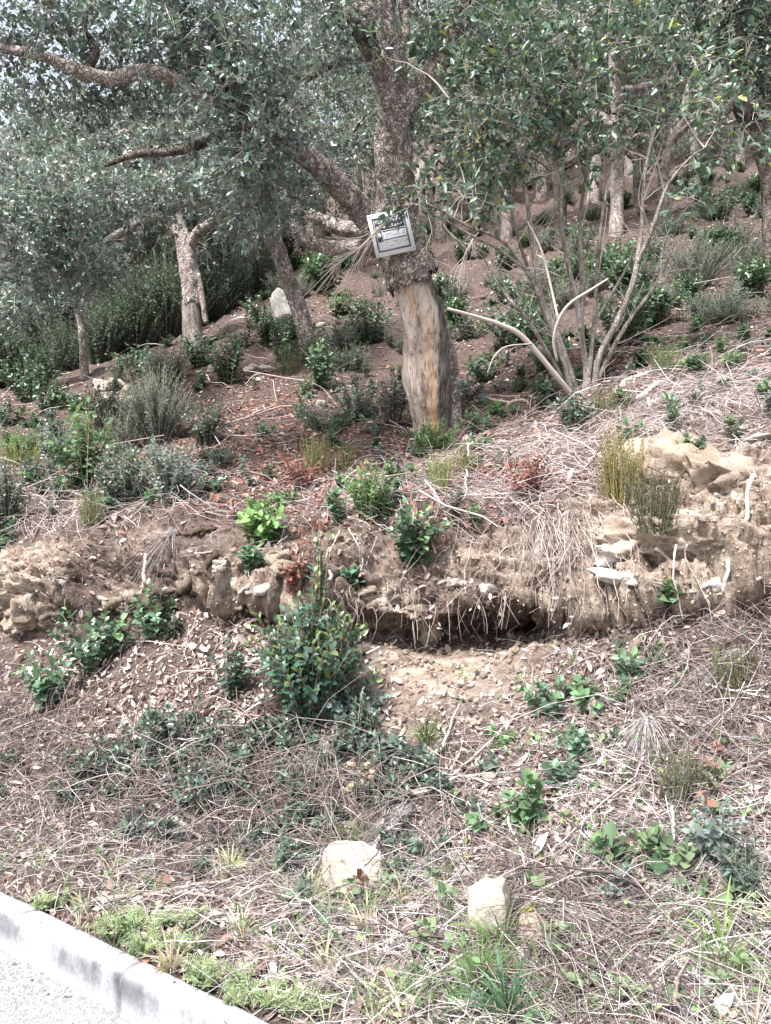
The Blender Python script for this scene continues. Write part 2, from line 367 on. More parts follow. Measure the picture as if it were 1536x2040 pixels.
disp += np.clip(cliff * 1.3, 0, 1) * fbm(P * np.array([1.5, 1.5, .6]), 1.3, 3, 87) * .15
disp[0] = 0
P = P + NR * disp[..., None]
NR = gnormals(P)
NRr, NCc = P.shape[:2]
idx = np.arange(NRr * NCc).reshape(NRr, NCc)
# bare rock / sandy earth mask: cliff face, the slump below the cave, the worn patch beside the shrub
bare = np.clip(cliff * 1.5, 0, 1) * np.interp(rk, [3.0, 3.4, 6.2, 7.0], [0, 1, 1, .0]); bare = bare * np.clip(.62 + 1.5 * fbm(P, 2.2, 4, 5), 0, 1.1) * np.where((px_col > 1180) | (px_col < 330), 1.25, 1)[None]
def blob(px, ry0, sx, sy): return np.exp(-((px_col[None] - px) / sx) ** 2 - ((rk - ry0) / sy) ** 2)
bare = np.maximum(bare, .95 * blob(880, 2.85, 190, .5)); bare = np.maximum(bare, .55 * blob(800, 2.1, 55, .7)); bare = np.maximum(bare, .8 * blob(1400, 6.3, 230, .75))
bare = np.clip(bare * 1.15, 0, 1)
gm = MB(); gm.add(P, np.stack([idx[:-1, :-1], idx[:-1, 1:], idx[1:, 1:], idx[1:, :-1]], -1).reshape(-1, 4), np.repeat(bare.reshape(-1, 1), 3, 1))
hill = struct(gm.build('hillside', M_GROUND, smooth=True))
# coarse-enough search tree for placing things on the ground
BV = BVHTree.FromPolygons([tuple(v) for v in P.reshape(-1, 3)], [tuple(f) for f in gm.f[0].tolist()])
def at(px, py, off=0.0):
    d = Vector(((px - CX) / F, 1, (CY - py) / F)).normalized()
    h, n, i, dist = BV.ray_cast(Vector((0, 0, EYE)), d)
    if h is None: h = Vector(pt(px, py, 20)); n = Vector((0, -.4, .9))
    if n.z < 0 and n.y > 0: n = -n
    return np.array(h) + np.array(n) * off, np.array(n)
def drop(x, y, z0=60):
    h, n, i, dist = BV.ray_cast(Vector((x, y, z0)), Vector((0, 0, -1)))
    return np.array(h) if h is not None else np.array([x, y, 0.])
def mpp(d): return d / F          # metres per photo pixel

def scatter(n, dens, tmin=-.75, tmax=.75, kmax=11.0):
    "n random points on the hillside, weight = area * dens / distance^2"
    w = dens * ((px_col > tmin * F + CX) & (px_col < tmax * F + CX))[None] * (rk < kmax)
    a = np.linalg.norm(np.cross(np.gradient(P, axis=1), np.gradient(P, axis=0)), axis=-1) / np.maximum(D, 2) ** 2
    w = (w * a)[:-1, :-1].ravel(); w = w / w.sum()
    c = rng.choice(len(w), n, p=w); i, j = np.divmod(c, NCc - 1); u, v = rng.random((2, n, 1))
    p = P[i, j]*(1-u)*(1-v) + P[i+1, j]*u*(1-v) + P[i, j+1]*(1-u)*v + P[i+1, j+1]*u*v
    return p, NR[i, j], i, j

# ------------------------------------------------------------------ kerb stones
kerb = struct(thing('kerb', kpt(0, 0, 0), 'pale concrete kerb', 'kerb'))
for q in ('label', 'category'): del kerb[q]
j0 = 1.06       # joint seen at the left
for q in range(-6, 14):
    s0, s1 = j0 + q * 1.0 + .007, j0 + (q + 1) * 1.0 - .007
    prof_k = [(0, -.05), (0, .03), (.002, .07), (.004, KH - .03), (.008, KH - .012), (.022, KH), (.05, KH + .001), (KW - .02, KH), (KW - .004, KH - .012), (KW, -.05)]
    stain = [0, .15, .75, 1, .9, .12, 0, .1, 0, 0]
    sn = np.linspace(s0, s1, 34); V = []; C = []
    for si in sn:
        e = .004 if si in (sn[0], sn[-1]) else 0
        for (n, z), stv in zip(prof_k, stain): V.append(kpt(si, n + (e if n < .05 else -e), z - (e if z > .1 else 0))); C.append((stv,)*3)
    V = np.array(V); V += (fbm(V, 9, 3, 4) * .004)[:, None] * np.array([.553, .833, .6]); m = len(prof_k)
    ix = np.arange(len(V)).reshape(len(sn), m)
    f = np.stack([ix[:-1, :-1], ix[1:, :-1], ix[1:, 1:], ix[:-1, 1:]], -1).reshape(-1, 4)
    kb = MB(); kb.add(V, [f, ix[:1], ix[-1:, ::-1]], np.array(C)); kb.build('kerb_stone', M_CONC, kerb, smooth=False)

# ------------------------------------------------------------------ rocks
import bmesh
def rock_geo(c, size, seed, up=(0, 0, 1), rough=.28, sub=3, cuts=5, rot=None, boxy=1.0):
    bm = bmesh.new(); bmesh.ops.create_icosphere(bm, subdivisions=sub, radius=1.0)
    V = np.array([v.co[:] for v in bm.verts]); Fc = np.array([[v.index for v in f.verts] for f in bm.faces]); bm.free()
    r = np.random.default_rng(seed)
    if boxy != 1: V = np.sign(V) * np.abs(V) ** boxy; V = V / np.abs(V).max()
    for q in range(cuts):
        n = norm(r.normal(size=3)); d = r.uniform(.5, .8); s = V @ n; V = V - n[None] * (np.maximum(s - d, 0) * .92)[:, None]
    V = V * (1 + rough * fbm(V + seed * 3.1, 1.3, 4, seed % 50))[:, None] + norm(V) * ((1 - np.abs(fbm(V + seed, 2.6, 4, 3)) * 2) * rough * .3 + fbm(V + seed, 7, 3, 5) * rough * .25)[:, None]
    a = r.uniform(0, 6.28) if rot is None else rot
    V = V * np.asarray(size); ca, sa = math.cos(a), math.sin(a)
    V = V @ np.array([[ca, sa, 0], [-sa, ca, 0], [0, 0, 1]])
    return V + np.asarray(c), Fc
nrock = [0]
def stone(px, py, w, h, label, m=M_STONE, name='stone', depthr=.8, sink=.38, group=None, cat='stone', sub=4, rough=.3, rot=0.0, boxy=.62):
    "px,py = foot of the stone on the ground; w,h in photo pixels"
    b, n = at(px, py); d = b[1]; W = w * mpp(d) / 2; H = h * mpp(d) / 2; nrock[0] += 1
    V, Fc = rock_geo(b + np.array([0, W * depthr * .55, H * (1 - sink)]), (W, W * depthr, H), 11 + nrock[0] * 7, rough=rough, sub=sub, rot=rot, boxy=boxy, cuts=8)
    mb = MB(); mb.add(V, Fc); return own(name, mb, m, b, label, cat, group, smooth=False)

# ------------------------------------------------------------------ trees
def limb_geo(mb, pts, rad, sides=14, n=None, bark=.12, freq=9, seed=0, tint=(1, 1, 1), cols=None, zst=.45, rag=0.0):
    "one bark-covered limb along world points with radii; returns its sampled centre line"
    pts = np.asarray(pts, float); L = np.linalg.norm(np.diff(pts, axis=0), axis=1).sum()
    n = n or int(max(8, min(120, L / .035)))
    C = spline(pts, n); rr = np.interp(np.linspace(0, 1, n), np.linspace(0, 1, len(rad)), rad)
    T = norm(np.gradient(C, axis=0)); U = np.zeros_like(T)
    u = np.cross(T[0], [0.3, 1, 0.2]); U[0] = u / np.linalg.norm(u)
    for k in range(1, n):
        w = U[k-1] - T[k] * (U[k-1] @ T[k]); U[k] = w / np.linalg.norm(w)
    W = np.cross(T, U); a = np.arange(sides) * 2 * math.pi / sides
    dirs = np.cos(a)[None, :, None] * U[:, None] + np.sin(a)[None, :, None] * W[:, None]
    V = C[:, None] + dirs * rr[:, None, None]
    Q = V.copy(); Q[..., 2] *= zst
    ridg = 1 - np.abs(fbm(Q, freq, 4, seed + 5, .6)) * 2
    V = V + dirs * (rr[:, None, None] * (bark * ridg + bark * 1.2 * fbm(V, 3.5, 3, seed))[..., None])
    if rag:
        for k in range(7): V[k] += T[k][None] * (fbm(dirs[0] * 2.2 + seed, 1.6, 3, 7) * rag * (1 - k / 7) * 1.6)[:, None]
    ix = np.arange(n * sides).reshape(n, sides); A = ix[:-1]; B = ix[1:]
    f = np.stack([A, np.roll(A, -1, 1), np.roll(B, -1, 1), B], -1).reshape(-1, 4)
    mb.add(V, [f, ix[:1, ::-1], ix[-1:]], np.asarray(tint, float) if cols is None else cols(V, dirs).reshape(-1, 3))
    return C
def pl(*p): return [pt(*q) for q in p]

def foliage(nodes, clumps, bm, lm, leaf=(.042, .02), base=(.06, .105, .07), tip=None, per=46, tw=.22, droop=.15, cvar=.28, minr=.0028, rosette=False, twigcol=(.38, .335, .305)):
    """branchlets from existing limb nodes to points in the clumps, a spray of leaves on each.
    clumps: (px, py, depth, rx, ry, rz in metres, number of sprays)"""
    nodes = np.asarray(nodes, float); att = []; cen = []
    for (px, py, d, rx, ry, rz, n) in clumps:
        c = pt(px, py, d); q = norm(rng.normal(size=(n, 3))) * (rng.random((n, 1)) ** .45); q = q * np.array([rx, ry, rz]) * (1 + .35 * fbm(q * 2 + c, 1.5, 2))[:, None] + c
        att.append(q); cen.append(np.repeat(c[None], n, 0))
    att = np.concatenate(att); cen = np.concatenate(cen)
    dm = np.array([np.min(np.linalg.norm(nodes - a, axis=1)) for a in att]); o = np.argsort(dm); att = att[o]; cen = cen[o]
    pool = np.empty((len(nodes) + len(att) * 4, 3)); pool[:len(nodes)] = nodes; m = len(nodes); lines = []; rads = []
    for a in att:
        dd = np.linalg.norm(pool[:m] - a, axis=1) + np.maximum(pool[:m, 2] - a[2], 0) * .3; k = int(np.argmin(dd)); s = pool[k]; L = np.linalg.norm(a - s)
        mid = (s + a) / 2 + rng.normal(size=3) * L * .16 + np.array([0, 0, .1 * L])
        line = bez(s[None], mid[None], a[None], 7)[0]; line[1:-1] += rng.normal(size=(5, 3)) * L * .025
        lines.append(line); r0 = minr + .011 * min(L, 1.2); rads.append(np.linspace(r0, minr * .7, 7))
        pool[m:m+4] = line[[2, 3, 5, 6]]; m += 4
    tubes(bm, np.array(lines), np.array(rads), 3, np.clip(vary(twigcol, len(lines), .2, .03), 0, 1))
    # sprays
    ns = 5; N = len(att) * ns
    st = np.repeat(att, ns, 0) + rng.normal(size=(N, 3)) * .02; out = norm(np.repeat(att - cen, ns, 0) + 1e-4)
    dr = norm(rdir(N) * .9 + out * .5 + np.array([0, -.15, .12])); Ls = tw * rng.uniform(.5, 1.25, N)
    en = st + dr * Ls[:, None] + np.array([0, 0, -droop]) * Ls[:, None]
    midp = (st + en) / 2 + rng.normal(size=(N, 3)) * .015 + np.array([0, 0, .06]) * Ls[:, None]
    tubes(bm, bez(st, midp, en, 4), np.linspace(.0022, .0012, 4)[None], 3, vary(twigcol, N, .2, .03))
    k = max(2, per // ns); t = rng.random((N, k)); t = t ** (.6 if not rosette else .25); t3 = t[..., None]
    pos = (st[:, None]*(1-t3)**2 + 2*midp[:, None]*t3*(1-t3) + en[:, None]*t3**2).reshape(-1, 3)
    ax = norm(np.repeat(dr, k, 0) * (.55 if not rosette else .8) + rdir(N * k) * .9 + np.array([0, -.1, -.05])); nr = norm(rdir(N * k) * .75 + np.array([0, -.25, .8]))
    Ll = leaf[0] * np.exp(rng.normal(0, .22, N * k)); Wl = Ll * leaf[1] / leaf[0] * np.exp(rng.normal(0, .15, N * k))
    spray = np.repeat(np.exp(rng.normal(0, .22, (len(att), 1))), ns * k, 0)     # one spray greyer, another greener
    c = vary(base, N * k, cvar, .07) * spray
    if tip is not None:
        q = ((t.ravel() > .96) & (rng.random(N * k) < .3)) | (rng.random(N * k) < .035); c[q] = vary(tip, int(q.sum()), .2, .05)
    leaves(lm, pos, ax, nr, Ll, Wl, c, rng.uniform(-.1, .35, N * k))

CORK_G = (.125, .17, .148)
# --- the leaning cork oak with the sign
tb = at(858, 852)[0]; t1 = thing('cork_oak', tb, 'leaning cork oak with stripped orange lower trunk and white sign nailed on', 'tree')
ctr = [(860, 868, 6.22), (858, 835, 6.2), (852, 770, 6.12), (846, 700, 6.06), (843, 640, 6.0), (830, 580, 5.95), (818, 545, 5.92)]
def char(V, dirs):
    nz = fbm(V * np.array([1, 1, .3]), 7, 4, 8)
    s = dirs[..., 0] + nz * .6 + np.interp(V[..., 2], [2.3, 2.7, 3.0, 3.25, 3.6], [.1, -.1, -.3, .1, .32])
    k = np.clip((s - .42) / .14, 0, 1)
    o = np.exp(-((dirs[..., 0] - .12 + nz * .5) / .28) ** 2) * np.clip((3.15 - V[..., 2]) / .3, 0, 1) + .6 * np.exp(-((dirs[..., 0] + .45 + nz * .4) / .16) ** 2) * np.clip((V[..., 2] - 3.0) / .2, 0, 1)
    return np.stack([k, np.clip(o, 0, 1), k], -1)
w = mpp(6.1)
mb = MB(); limb_geo(mb, pl(*ctr), [34*w, 32*w, 36*w, 39*w, 37*w, 34*w, 31*w], 72, 190, .24, 6, 3, cols=char, zst=.2); mb.build('stripped_trunk', M_STRIP, t1, True)
mb = MB()      # buttress root on the right of the foot
limb_geo(mb, pl((880, 640, 6.14), (893, 700, 6.14), (900, 770, 6.16), (905, 840, 6.18), (915, 868, 6.15)), [10*w, 14*w, 16*w, 15*w, 9*w], 14, 46, .14, 9, 4); mb.build('root', M_CORK, t1, True)
mb = MB()
ct = [(822, 562, 5.93), (812, 530, 5.90), (800, 480, 5.85), (790, 400, 5.78), (785, 320, 5.7), (786, 240, 5.62), (778, 160, 5.52), (758, 90, 5.42), (738, 25, 5.34), (715, -60, 5.25), (690, -200, 5.2)]
C1 = limb_geo(mb, pl(*ct), [45*w, 43*w, 39*w, 32*w, 28*w, 28*w, 27*w, 34*w, 38*w, 32*w, 22*w], 64, 260, .25, 12, 11, rag=.11); mb.build('cork_trunk', M_CORK, t1, True)
nodes = list(C1[50::3])
def limb(t, pts, rad_px, sides=16, m=M_CORK, name='limb', bark=.14, seed=0, store=None, k=1.0, rag=0.0):
    mb = MB(); d = np.mean([p[2] for p in pts]); c = limb_geo(mb, pl(*pts), [r * k * mpp(d) for r in rad_px], sides, None, bark, 11, seed, (.4, .35, .31) if m is M_TWIG else (1, 1, 1), rag=rag); mb.build(name, m, t, True)
    if store is not None: store.extend(list(c[len(c)//5::2]))
    return c
limb(t1, [(775, 480, 5.84), (725, 425, 5.75), (680, 375, 5.6), (630, 328, 5.45), (578, 288, 5.3), (520, 245, 5.15), (450, 208, 5.0), (385, 178, 4.9), (300, 142, 4.8), (225, 157, 4.75), (150, 138, 4.7), (80, 110, 4.65), (0, 95, 4.6), (-120, 60, 4.6)], [30, 27, 25, 23, 21, 18, 16, 14, 13, 12.5, 11, 9, 8, 6], 20, seed=21, store=nodes)
limb(t1, [(785, 490, 5.85), (735, 492, 5.9), (680, 495, 5.95), (625, 486, 6.0), (592, 455, 6.0), (592, 415, 6.0), (610, 375, 6.0)], [17, 16, 14, 13, 12, 11, 8], 14, seed=22, store=nodes)
limb(t1, [(760, 460, 5.95), (700, 458, 6.1), (655, 446, 6.2), (615, 425, 6.2), (600, 395, 6.25)], [17, 15, 13, 11, 8], 12, seed=23, store=nodes)
limb(t1, [(790, 225, 5.6), (835, 180, 5.6), (880, 115, 5.6), (905, 45, 5.55), (930, -60, 5.5)], [24, 20, 17, 17, 12], 14, seed=24, store=nodes)
limb(t1, [(760, 90, 5.4), (700, 45, 5.2), (655, 8, 5.1), (600, -50, 5.0)], [22, 18, 15, 11], 14, M_BARKD, seed=25, store=nodes)
limb(t1, [(775, 120, 5.5), (700, 118, 5.6), (640, 140, 5.7), (600, 165, 5.8), (560, 190, 5.9)], [10, 8, 7, 6, 4], 8, M_BARKD, seed=26, store=nodes)
limb(t1, [(790, 130, 5.5), (808, 70, 5.4), (800, 0, 5.4), (795, -80, 5.4)], [9, 9, 8, 7], 8, seed=27, store=nodes)
limb(t1, [(440, 205, 5.0), (420, 160, 5.0), (380, 100, 5.0), (350, 30, 5.0), (340, -60, 5.0)], [12, 11, 9, 8, 6], 8, M_BARKD, seed=28, store=nodes)
limb(t1, [(510, 240, 5.1), (460, 270, 5.3), (420, 280, 5.4), (360, 300, 5.6), (270, 308, 5.8), (210, 330, 6.0)], [11, 10, 9, 8, 7, 4], 8, M_BARKD, seed=29, store=nodes)
limb(t1, [(170, 142, 4.72), (190, 100, 4.8), (165, 50, 4.9), (190, -20, 5)], [9, 8, 7, 5], 8, M_BARKD, seed=30, store=nodes)
# dead side twig hanging beside the sign
bmb, lmb = MB(), MB()
cl1 = [(505, 140, 4.75, .40, .3, .35, 85), (560, 70, 4.8, .38, .3, .3, 70), (520, 230, 4.75, .28, .25, .28, 55), (490, 300, 4.8, .2, .2, .22, 34), (530, 350, 5.1, .28, .25, .18, 44),
       (560, 400, 5.6, .30, .25, .16, 40), (480, 420, 5.4, .2, .2, .14, 20), (400, 60, 4.9, .5, .4, .32, 85), (280, 60, 4.9, .45, .4, .3, 80), (150, 40, 4.8, .45, .4, .26, 66), (40, 30, 4.7, .4, .3, .2, 40),
       (100, 190, 5.0, .35, .3, .22, 40), (330, 220, 5.2, .4, .3, .25, 40), (210, 240, 5.3, .3, .3, .2, 28), (640, 60, 5.1, .25, .3, .25, 28), (620, 220, 6.2, .35, .4, .35, 34), (680, 290, 6.3, .3, .3, .3, 24),
       (450, -60, 4.8, .9, .5, .3, 22), (150, -60, 4.8, .8, .5, .25, 22), (720, -70, 5.2, .6, .5, .3, 22), (880, -40, 5.4, .5, .4, .3, 22), (900, 30, 5.6, .35, .3, .25, 36), (845, 120, 6.3, .25, .3, .3, 14), (20, 130, 4.7, .25, .25, .2, 16), (450, 130, 5.4, .5, .4, .35, 40)]
cl1 = [c[:6] + (max(5, int(c[6] * .52)),) for c in cl1]
foliage(nodes, cl1, bmb, lmb, (.037, .0175), CORK_G, per=54)
bmb.build('branchlets', M_TWIG, t1, kind='stuff'); lmb.build('crown', M_LEAF, t1, kind='stuff')

# --- cork oak standing with its arching branch (stripped grey foot)
tb = at(385, 690)[0]; dz = tb[1]; t2 = thing('cork_oak', tb, 'upright cork oak with grey stripped foot and branch arching to one side', 'tree')
mb = MB(); limb_geo(mb, pl((388, 705, dz), (384, 660, dz), (381, 600, dz)), [22*mpp(dz), 19*mpp(dz), 18*mpp(dz)], 24, 46, .05, 5, 31); mb.build('stripped_trunk', M_SMOOTH, t2, True)
nodes = []
limb(t2, [(382, 612, dz), (380, 560, dz), (374, 515, dz), (366, 478, dz), (352, 440, dz), (338, 395, dz), (325, 340, dz)], [18, 18.5, 17, 15, 11, 9, 6], 24, name='cork_trunk', seed=32, bark=.22, store=nodes, rag=.1)
limb(t2, [(372, 500, dz), (392, 466, dz-.1), (412, 450, dz-.3), (437, 432, dz-.6), (438, 410, dz-.8), (405, 399, dz-1), (360, 408, dz-1.2), (320, 428, dz-1.4), (270, 447, dz-1.6), (215, 480, dz-1.8), (150, 520, dz-2)], [13, 11, 10, 9, 9, 9, 9, 8, 8, 6, 4], 10, seed=33, store=nodes)
limb(t2, [(366, 480, dz), (345, 440, dz+.1), (330, 380, dz+.2), (300, 320, dz+.2), (250, 260, dz+.2)], [12, 11, 9, 8, 5], 10, M_BARKD, seed=34, store=nodes)
limb(t2, [(395, 545, dz-.05), (402, 590, dz-.05), (411, 645, dz-.05)], [4, 6, 5], 8, name='side_shoot', seed=35)
limb(t2, [(330, 400, dz+.1), (250, 310, dz-.4), (180, 290, dz-.8), (110, 280, dz-1)], [8, 7, 6, 4], 8, M_BARKD, seed=36, store=nodes)
limb(t2, [(400, 399, dz-1), (350, 330, dz-1), (300, 310, dz-1), (230, 340, dz-1.2), (180, 355, dz-1.4)], [8, 7, 7, 6, 3], 8, M_BARKD, seed=37, store=nodes)
bmb, lmb = MB(), MB()
cl2 = [(60, 400, 6.6, .5, .4, .35, 80), (130, 350, 6.8, .5, .4, .3, 70), (40, 500, 6.5, .4, .4, .4, 66), (120, 470, 6.7, .45, .4, .35, 66), (170, 430, 7, .4, .4, .3, 45), (250, 400, 7.4, .45, .4, .25, 45), (90, 570, 6.8, .4, .3, .25, 40), (150, 545, 7, .3, .3, .25, 30),
       (320, 390, 7.4, .4, .3, .18, 34), (380, 370, 7.6, .35, .3, .16, 30), (200, 320, 7.6, .6, .4, .35, 55), (330, 290, 8.2, .6, .4, .4, 50), (60, 280, 7.6, .6, .4, .4, 50), (420, 340, 8.4, .4, .4, .4, 34), (230, 510, 7.4, .3, .3, .25, 26), (-60, 380, 6.4, .4, .4, .6, 40), (300, 220, 8.4, .8, .4, .4, 40), (120, 200, 8.0, .8, .4, .4, 40)]
cl2 = [c[:6] + (max(5, int(c[6] * .6)),) for c in cl2]
foliage(nodes, cl2, bmb, lmb, (.038, .0175), (.15, .2, .175), per=52)
bmb.build('branchlets', M_TWIG, t2, kind='stuff'); lmb.build('crown', M_LEAF, t2, kind='stuff')

# --- slim crooked cork oak between the two
tb = at(612, 712)[0]; dz = tb[1]; t3 = thing('cork_oak', tb, 'slim crooked cork oak rising from dark shrubs beside the grey rock', 'tree'); nodes = []
limb(t3, [(616, 725, dz), (612, 690, dz), (604, 640, dz), (590, 595, dz), (570, 545, dz-.1), (552, 490, dz-.2), (530, 440, dz-.3), (520, 415, dz-.4)], [17, 15, 16, 16, 14, 13, 13, 11], 20, name='cork_trunk', seed=41, bark=.2, store=nodes)
limb(t3, [(548, 478, dz-.2), (520, 455, dz-.3), (490, 440, dz-.4), (455, 425, dz-.6)], [10, 8, 7, 4], 8, seed=42, store=nodes)
limb(t3, [(524, 425, dz-.4), (545, 385, dz-.5), (560, 340, dz-.6), (590, 290, dz-.6)], [10, 8, 7, 5], 8, M_BARKD, seed=43, store=nodes)
limb(t3, [(522, 420, dz-.4), (490, 370, dz-.6), (450, 320, dz-.7), (420, 290, dz-.8)], [9, 8, 6, 4], 8, M_BARKD, seed=44, store=nodes)
bmb, lmb = MB(), MB()
foliage(nodes, [(500, 420, dz-1, .35, .3, .22, 40), (580, 350, dz-.8, .35, .3, .3, 44), (450, 400, dz-1, .3, .3, .25, 30), (500, 330, dz-1, .4, .4, .3, 40), (590, 260, dz-.5, .5, .4, .4, 40), (440, 280, dz-.8, .5, .4, .3, 40), (660, 330, dz+.2, .4, .4, .4, 30), (500, 220, dz, .7, .5, .4, 40)], bmb, lmb, (.038, .018), (.11, .155, .13), per=36)
bmb.build('branchlets', M_TWIG, t3, kind='stuff'); lmb.build('crown', M_LEAF, t3, kind='stuff')

# --- thin sapling at the left
tb = at(168, 752)[0]; dz = tb[1]; t4 = thing('sapling', tb, 'thin pale oak sapling standing behind the heap of stones', 'tree'); nodes = []
limb(t4, [(169, 762, dz), (167, 720, dz), (164, 670, dz), (160, 635, dz), (150, 600, dz-.1), (132, 560, dz-.3)], [8, 7, 6.5, 7, 6, 4], 12, name='trunk', seed=51, store=nodes)
limb(t4, [(158, 625, dz), (170, 590, dz), (180, 550, dz), (190, 500, dz)], [5, 4, 4, 3], 8, seed=52, store=nodes)
bmb, lmb = MB(), MB()
foliage(nodes, [(110, 540, dz-.6, .4, .3, .25, 36), (190, 520, dz-.2, .4, .3, .3, 30), (60, 590, dz-.6, .3, .3, .2, 22), (20, 610, dz-.6, .3, .3, .3, 24)], bmb, lmb, (.048, .022), (.115, .165, .135), per=44)
bmb.build('branchlets', M_TWIG, t4, kind='stuff'); lmb.build('crown', M_LEAF, t4, kind='stuff')

# --- many-stemmed strawberry tree on the right
tb = at(1160, 785)[0]; t5 = thing('strawberry_tree', tb, 'many stemmed strawberry tree with smooth pale stems fanning from one foot', 'tree'); nodes = []
d0 = tb[1]
A5 = dict(m=M_SMOOTH, name='stem', bark=.13, k=.74)
limb(t5, [(1165, 795, d0), (1168, 740, d0), (1160, 680, d0), (1150, 600, d0), (1130, 520, d0), (1118, 430, d0), (1120, 330, d0), (1115, 240, d0-.1), (1100, 140, d0-.2)], [11.0, 8.7, 7.7, 6.9, 5.7, 4.9, 4.2, 3.3, 2.0], 12, seed=61, store=nodes, **A5)
limb(t5, [(1152, 798, d0-.05), (1132, 730, d0-.1), (1105, 655, d0-.1), (1082, 600, d0-.1), (1062, 500, d0-.1), (1050, 400, d0-.2), (1035, 320, d0-.3), (1000, 220, d0-.4), (980, 120, d0-.5)], [11.0, 8.7, 7.3, 6.9, 5.7, 5.3, 4.2, 3.3, 2.0], 12, seed=62, store=nodes, **A5)
limb(t5, [(1156, 660, d0), (1160, 560, d0+.05), (1156, 490, d0+.1), (1157, 420, d0+.1), (1166, 360, d0+.1), (1175, 290, d0+.1), (1200, 200, d0)], [7.4, 6.4, 5.5, 4.6, 3.8, 2.9, 2.0], 10, seed=63, store=nodes, **A5)
limb(t5, [(1185, 790, d0-.05), (1192, 715, d0-.1), (1230, 640, d0-.15), (1260, 565, d0-.2), (1274, 490, d0-.2), (1281, 400, d0-.2), (1287, 330, d0-.2), (1308, 240, d0-.2), (1325, 150, d0-.3)], [8.3, 7.8, 8.2, 6.9, 6.0, 4.9, 3.9, 3.0, 2.0], 12, seed=64, store=nodes, **A5)
limb(t5, [(1268, 530, d0-.2), (1300, 455, d0-.3), (1330, 372, d0-.4), (1372, 318, d0-.5), (1410, 290, d0-.6)], [6.4, 5.3, 4.3, 2.7, 1.5], 10, seed=65, store=nodes, **A5)
limb(t5, [(1140, 790, d0-.1), (1118, 700, d0-.2), (1095, 640, d0-.25), (1070, 580, d0-.3), (1045, 535, d0-.35), (1000, 480, d0-.45), (930, 450, d0-.6), (880, 420, d0-.7), (850, 405, d0-.75)], [7.4, 6.9, 6.1, 5.3, 4.6, 3.9, 3.3, 2.5, 1.5], 10, seed=66, store=nodes, **A5)
limb(t5, [(1045, 535, d0-.35), (985, 492, d0-.5), (940, 470, d0-.6), (890, 440, d0-.65), (845, 420, d0-.7)], [3.7, 3.3, 2.8, 2.1, 1.2], 8, seed=67, **A5)
limb(t5, [(1210, 690, d0-.1), (1180, 660, d0+.1), (1210, 600, d0+.1), (1250, 530, d0+.1), (1265, 480, d0+.1)], [4.6, 4.1, 3.6, 2.4, 1.5], 8, seed=68, **A5)
A6 = dict(m=M_TWIG, name='dead_stem', bark=.12, k=.56)
limb(t5, [(1150, 800, d0-.2), (1105, 745, d0-.3), (1042, 672, d0-.4), (1000, 648, d0-.45), (955, 633, d0-.5), (892, 615, d0-.6)], [8, 9, 9, 8, 7, 5], 10, seed=69, **A6)
limb(t5, [(1110, 720, d0-.3), (1103, 680, d0-.35), (1112, 640, d0-.4), (1135, 605, d0-.45), (1178, 577, d0-.5), (1212, 555, d0-.55)], [5, 5, 5, 5, 4.5, 3], 8, seed=70, **A6)
limb(t5, [(1060, 685, d0-.4), (1010, 690, d0-.45), (985, 710, d0-.5), (970, 745, d0-.5)], [2.5, 2.2, 2, 1.2], 6, seed=71, **A6)
limb(t5, [(1113, 640, d0-.35), (1090, 540, d0-.3), (1075, 490, d0-.3), (1050, 440, d0-.2)], [4, 4, 3.5, 3], 8, seed=72, **A6)
for q, (a, b, c, e) in enumerate([((1150, 790), (1090, 640), (1040, 500), (1010, 380)), ((1170, 790), (1185, 620), (1195, 470), (1215, 340)), ((1140, 790), (1060, 650), (1010, 590), (965, 520)), ((1180, 780), (1240, 660), (1310, 560), (1350, 470))]):
    limb(t5, [(*a, d0), (*b, d0 + rng.normal(0, .12)), (*c, d0 + rng.normal(0, .2)), (*e, d0 + rng.normal(0, .25))], [6, 5, 4, 2], 8, seed=90 + q, store=nodes, **A5)
mb = MB(); n = 130; a = np.array(nodes)[rng.integers(0, len(nodes), n)]; dd = norm(rng.normal(size=(n, 3)) * np.array([.6, .4, .3]) + np.array([0, -.1, .55])); l = rng.uniform(.15, .5, (n, 1)); e = a + dd * l
tubes(mb, bez(a, (a + e) / 2 + rng.normal(size=(n, 3)) * .03, e, 6), np.linspace(.0035, .0012, 6)[None], 4, vary((.36, .32, .29), n, .2, .03)); mb.build('fine_twigs', M_TWIG, t5, kind='stuff')
for q in range(10):      # leafless twigs low in the crown
    a = nodes[rng.integers(0, len(nodes))]; b = a + np.array([rng.normal(0, .08), rng.normal(-.05, .08), rng.uniform(.12, .25)]); c = b + (b - a) * rng.uniform(.5, 1) + rng.normal(size=3) * .03
    mb = MB(); tubes(mb, bez(a[None], b[None], c[None], 8), np.linspace(.006, .002, 8)[None], 5, np.array([.4, .35, .31])); mb.build('twig', M_TWIG, t5)
bmb, lmb = MB(), MB()
ARB = (.1, .158, .115)
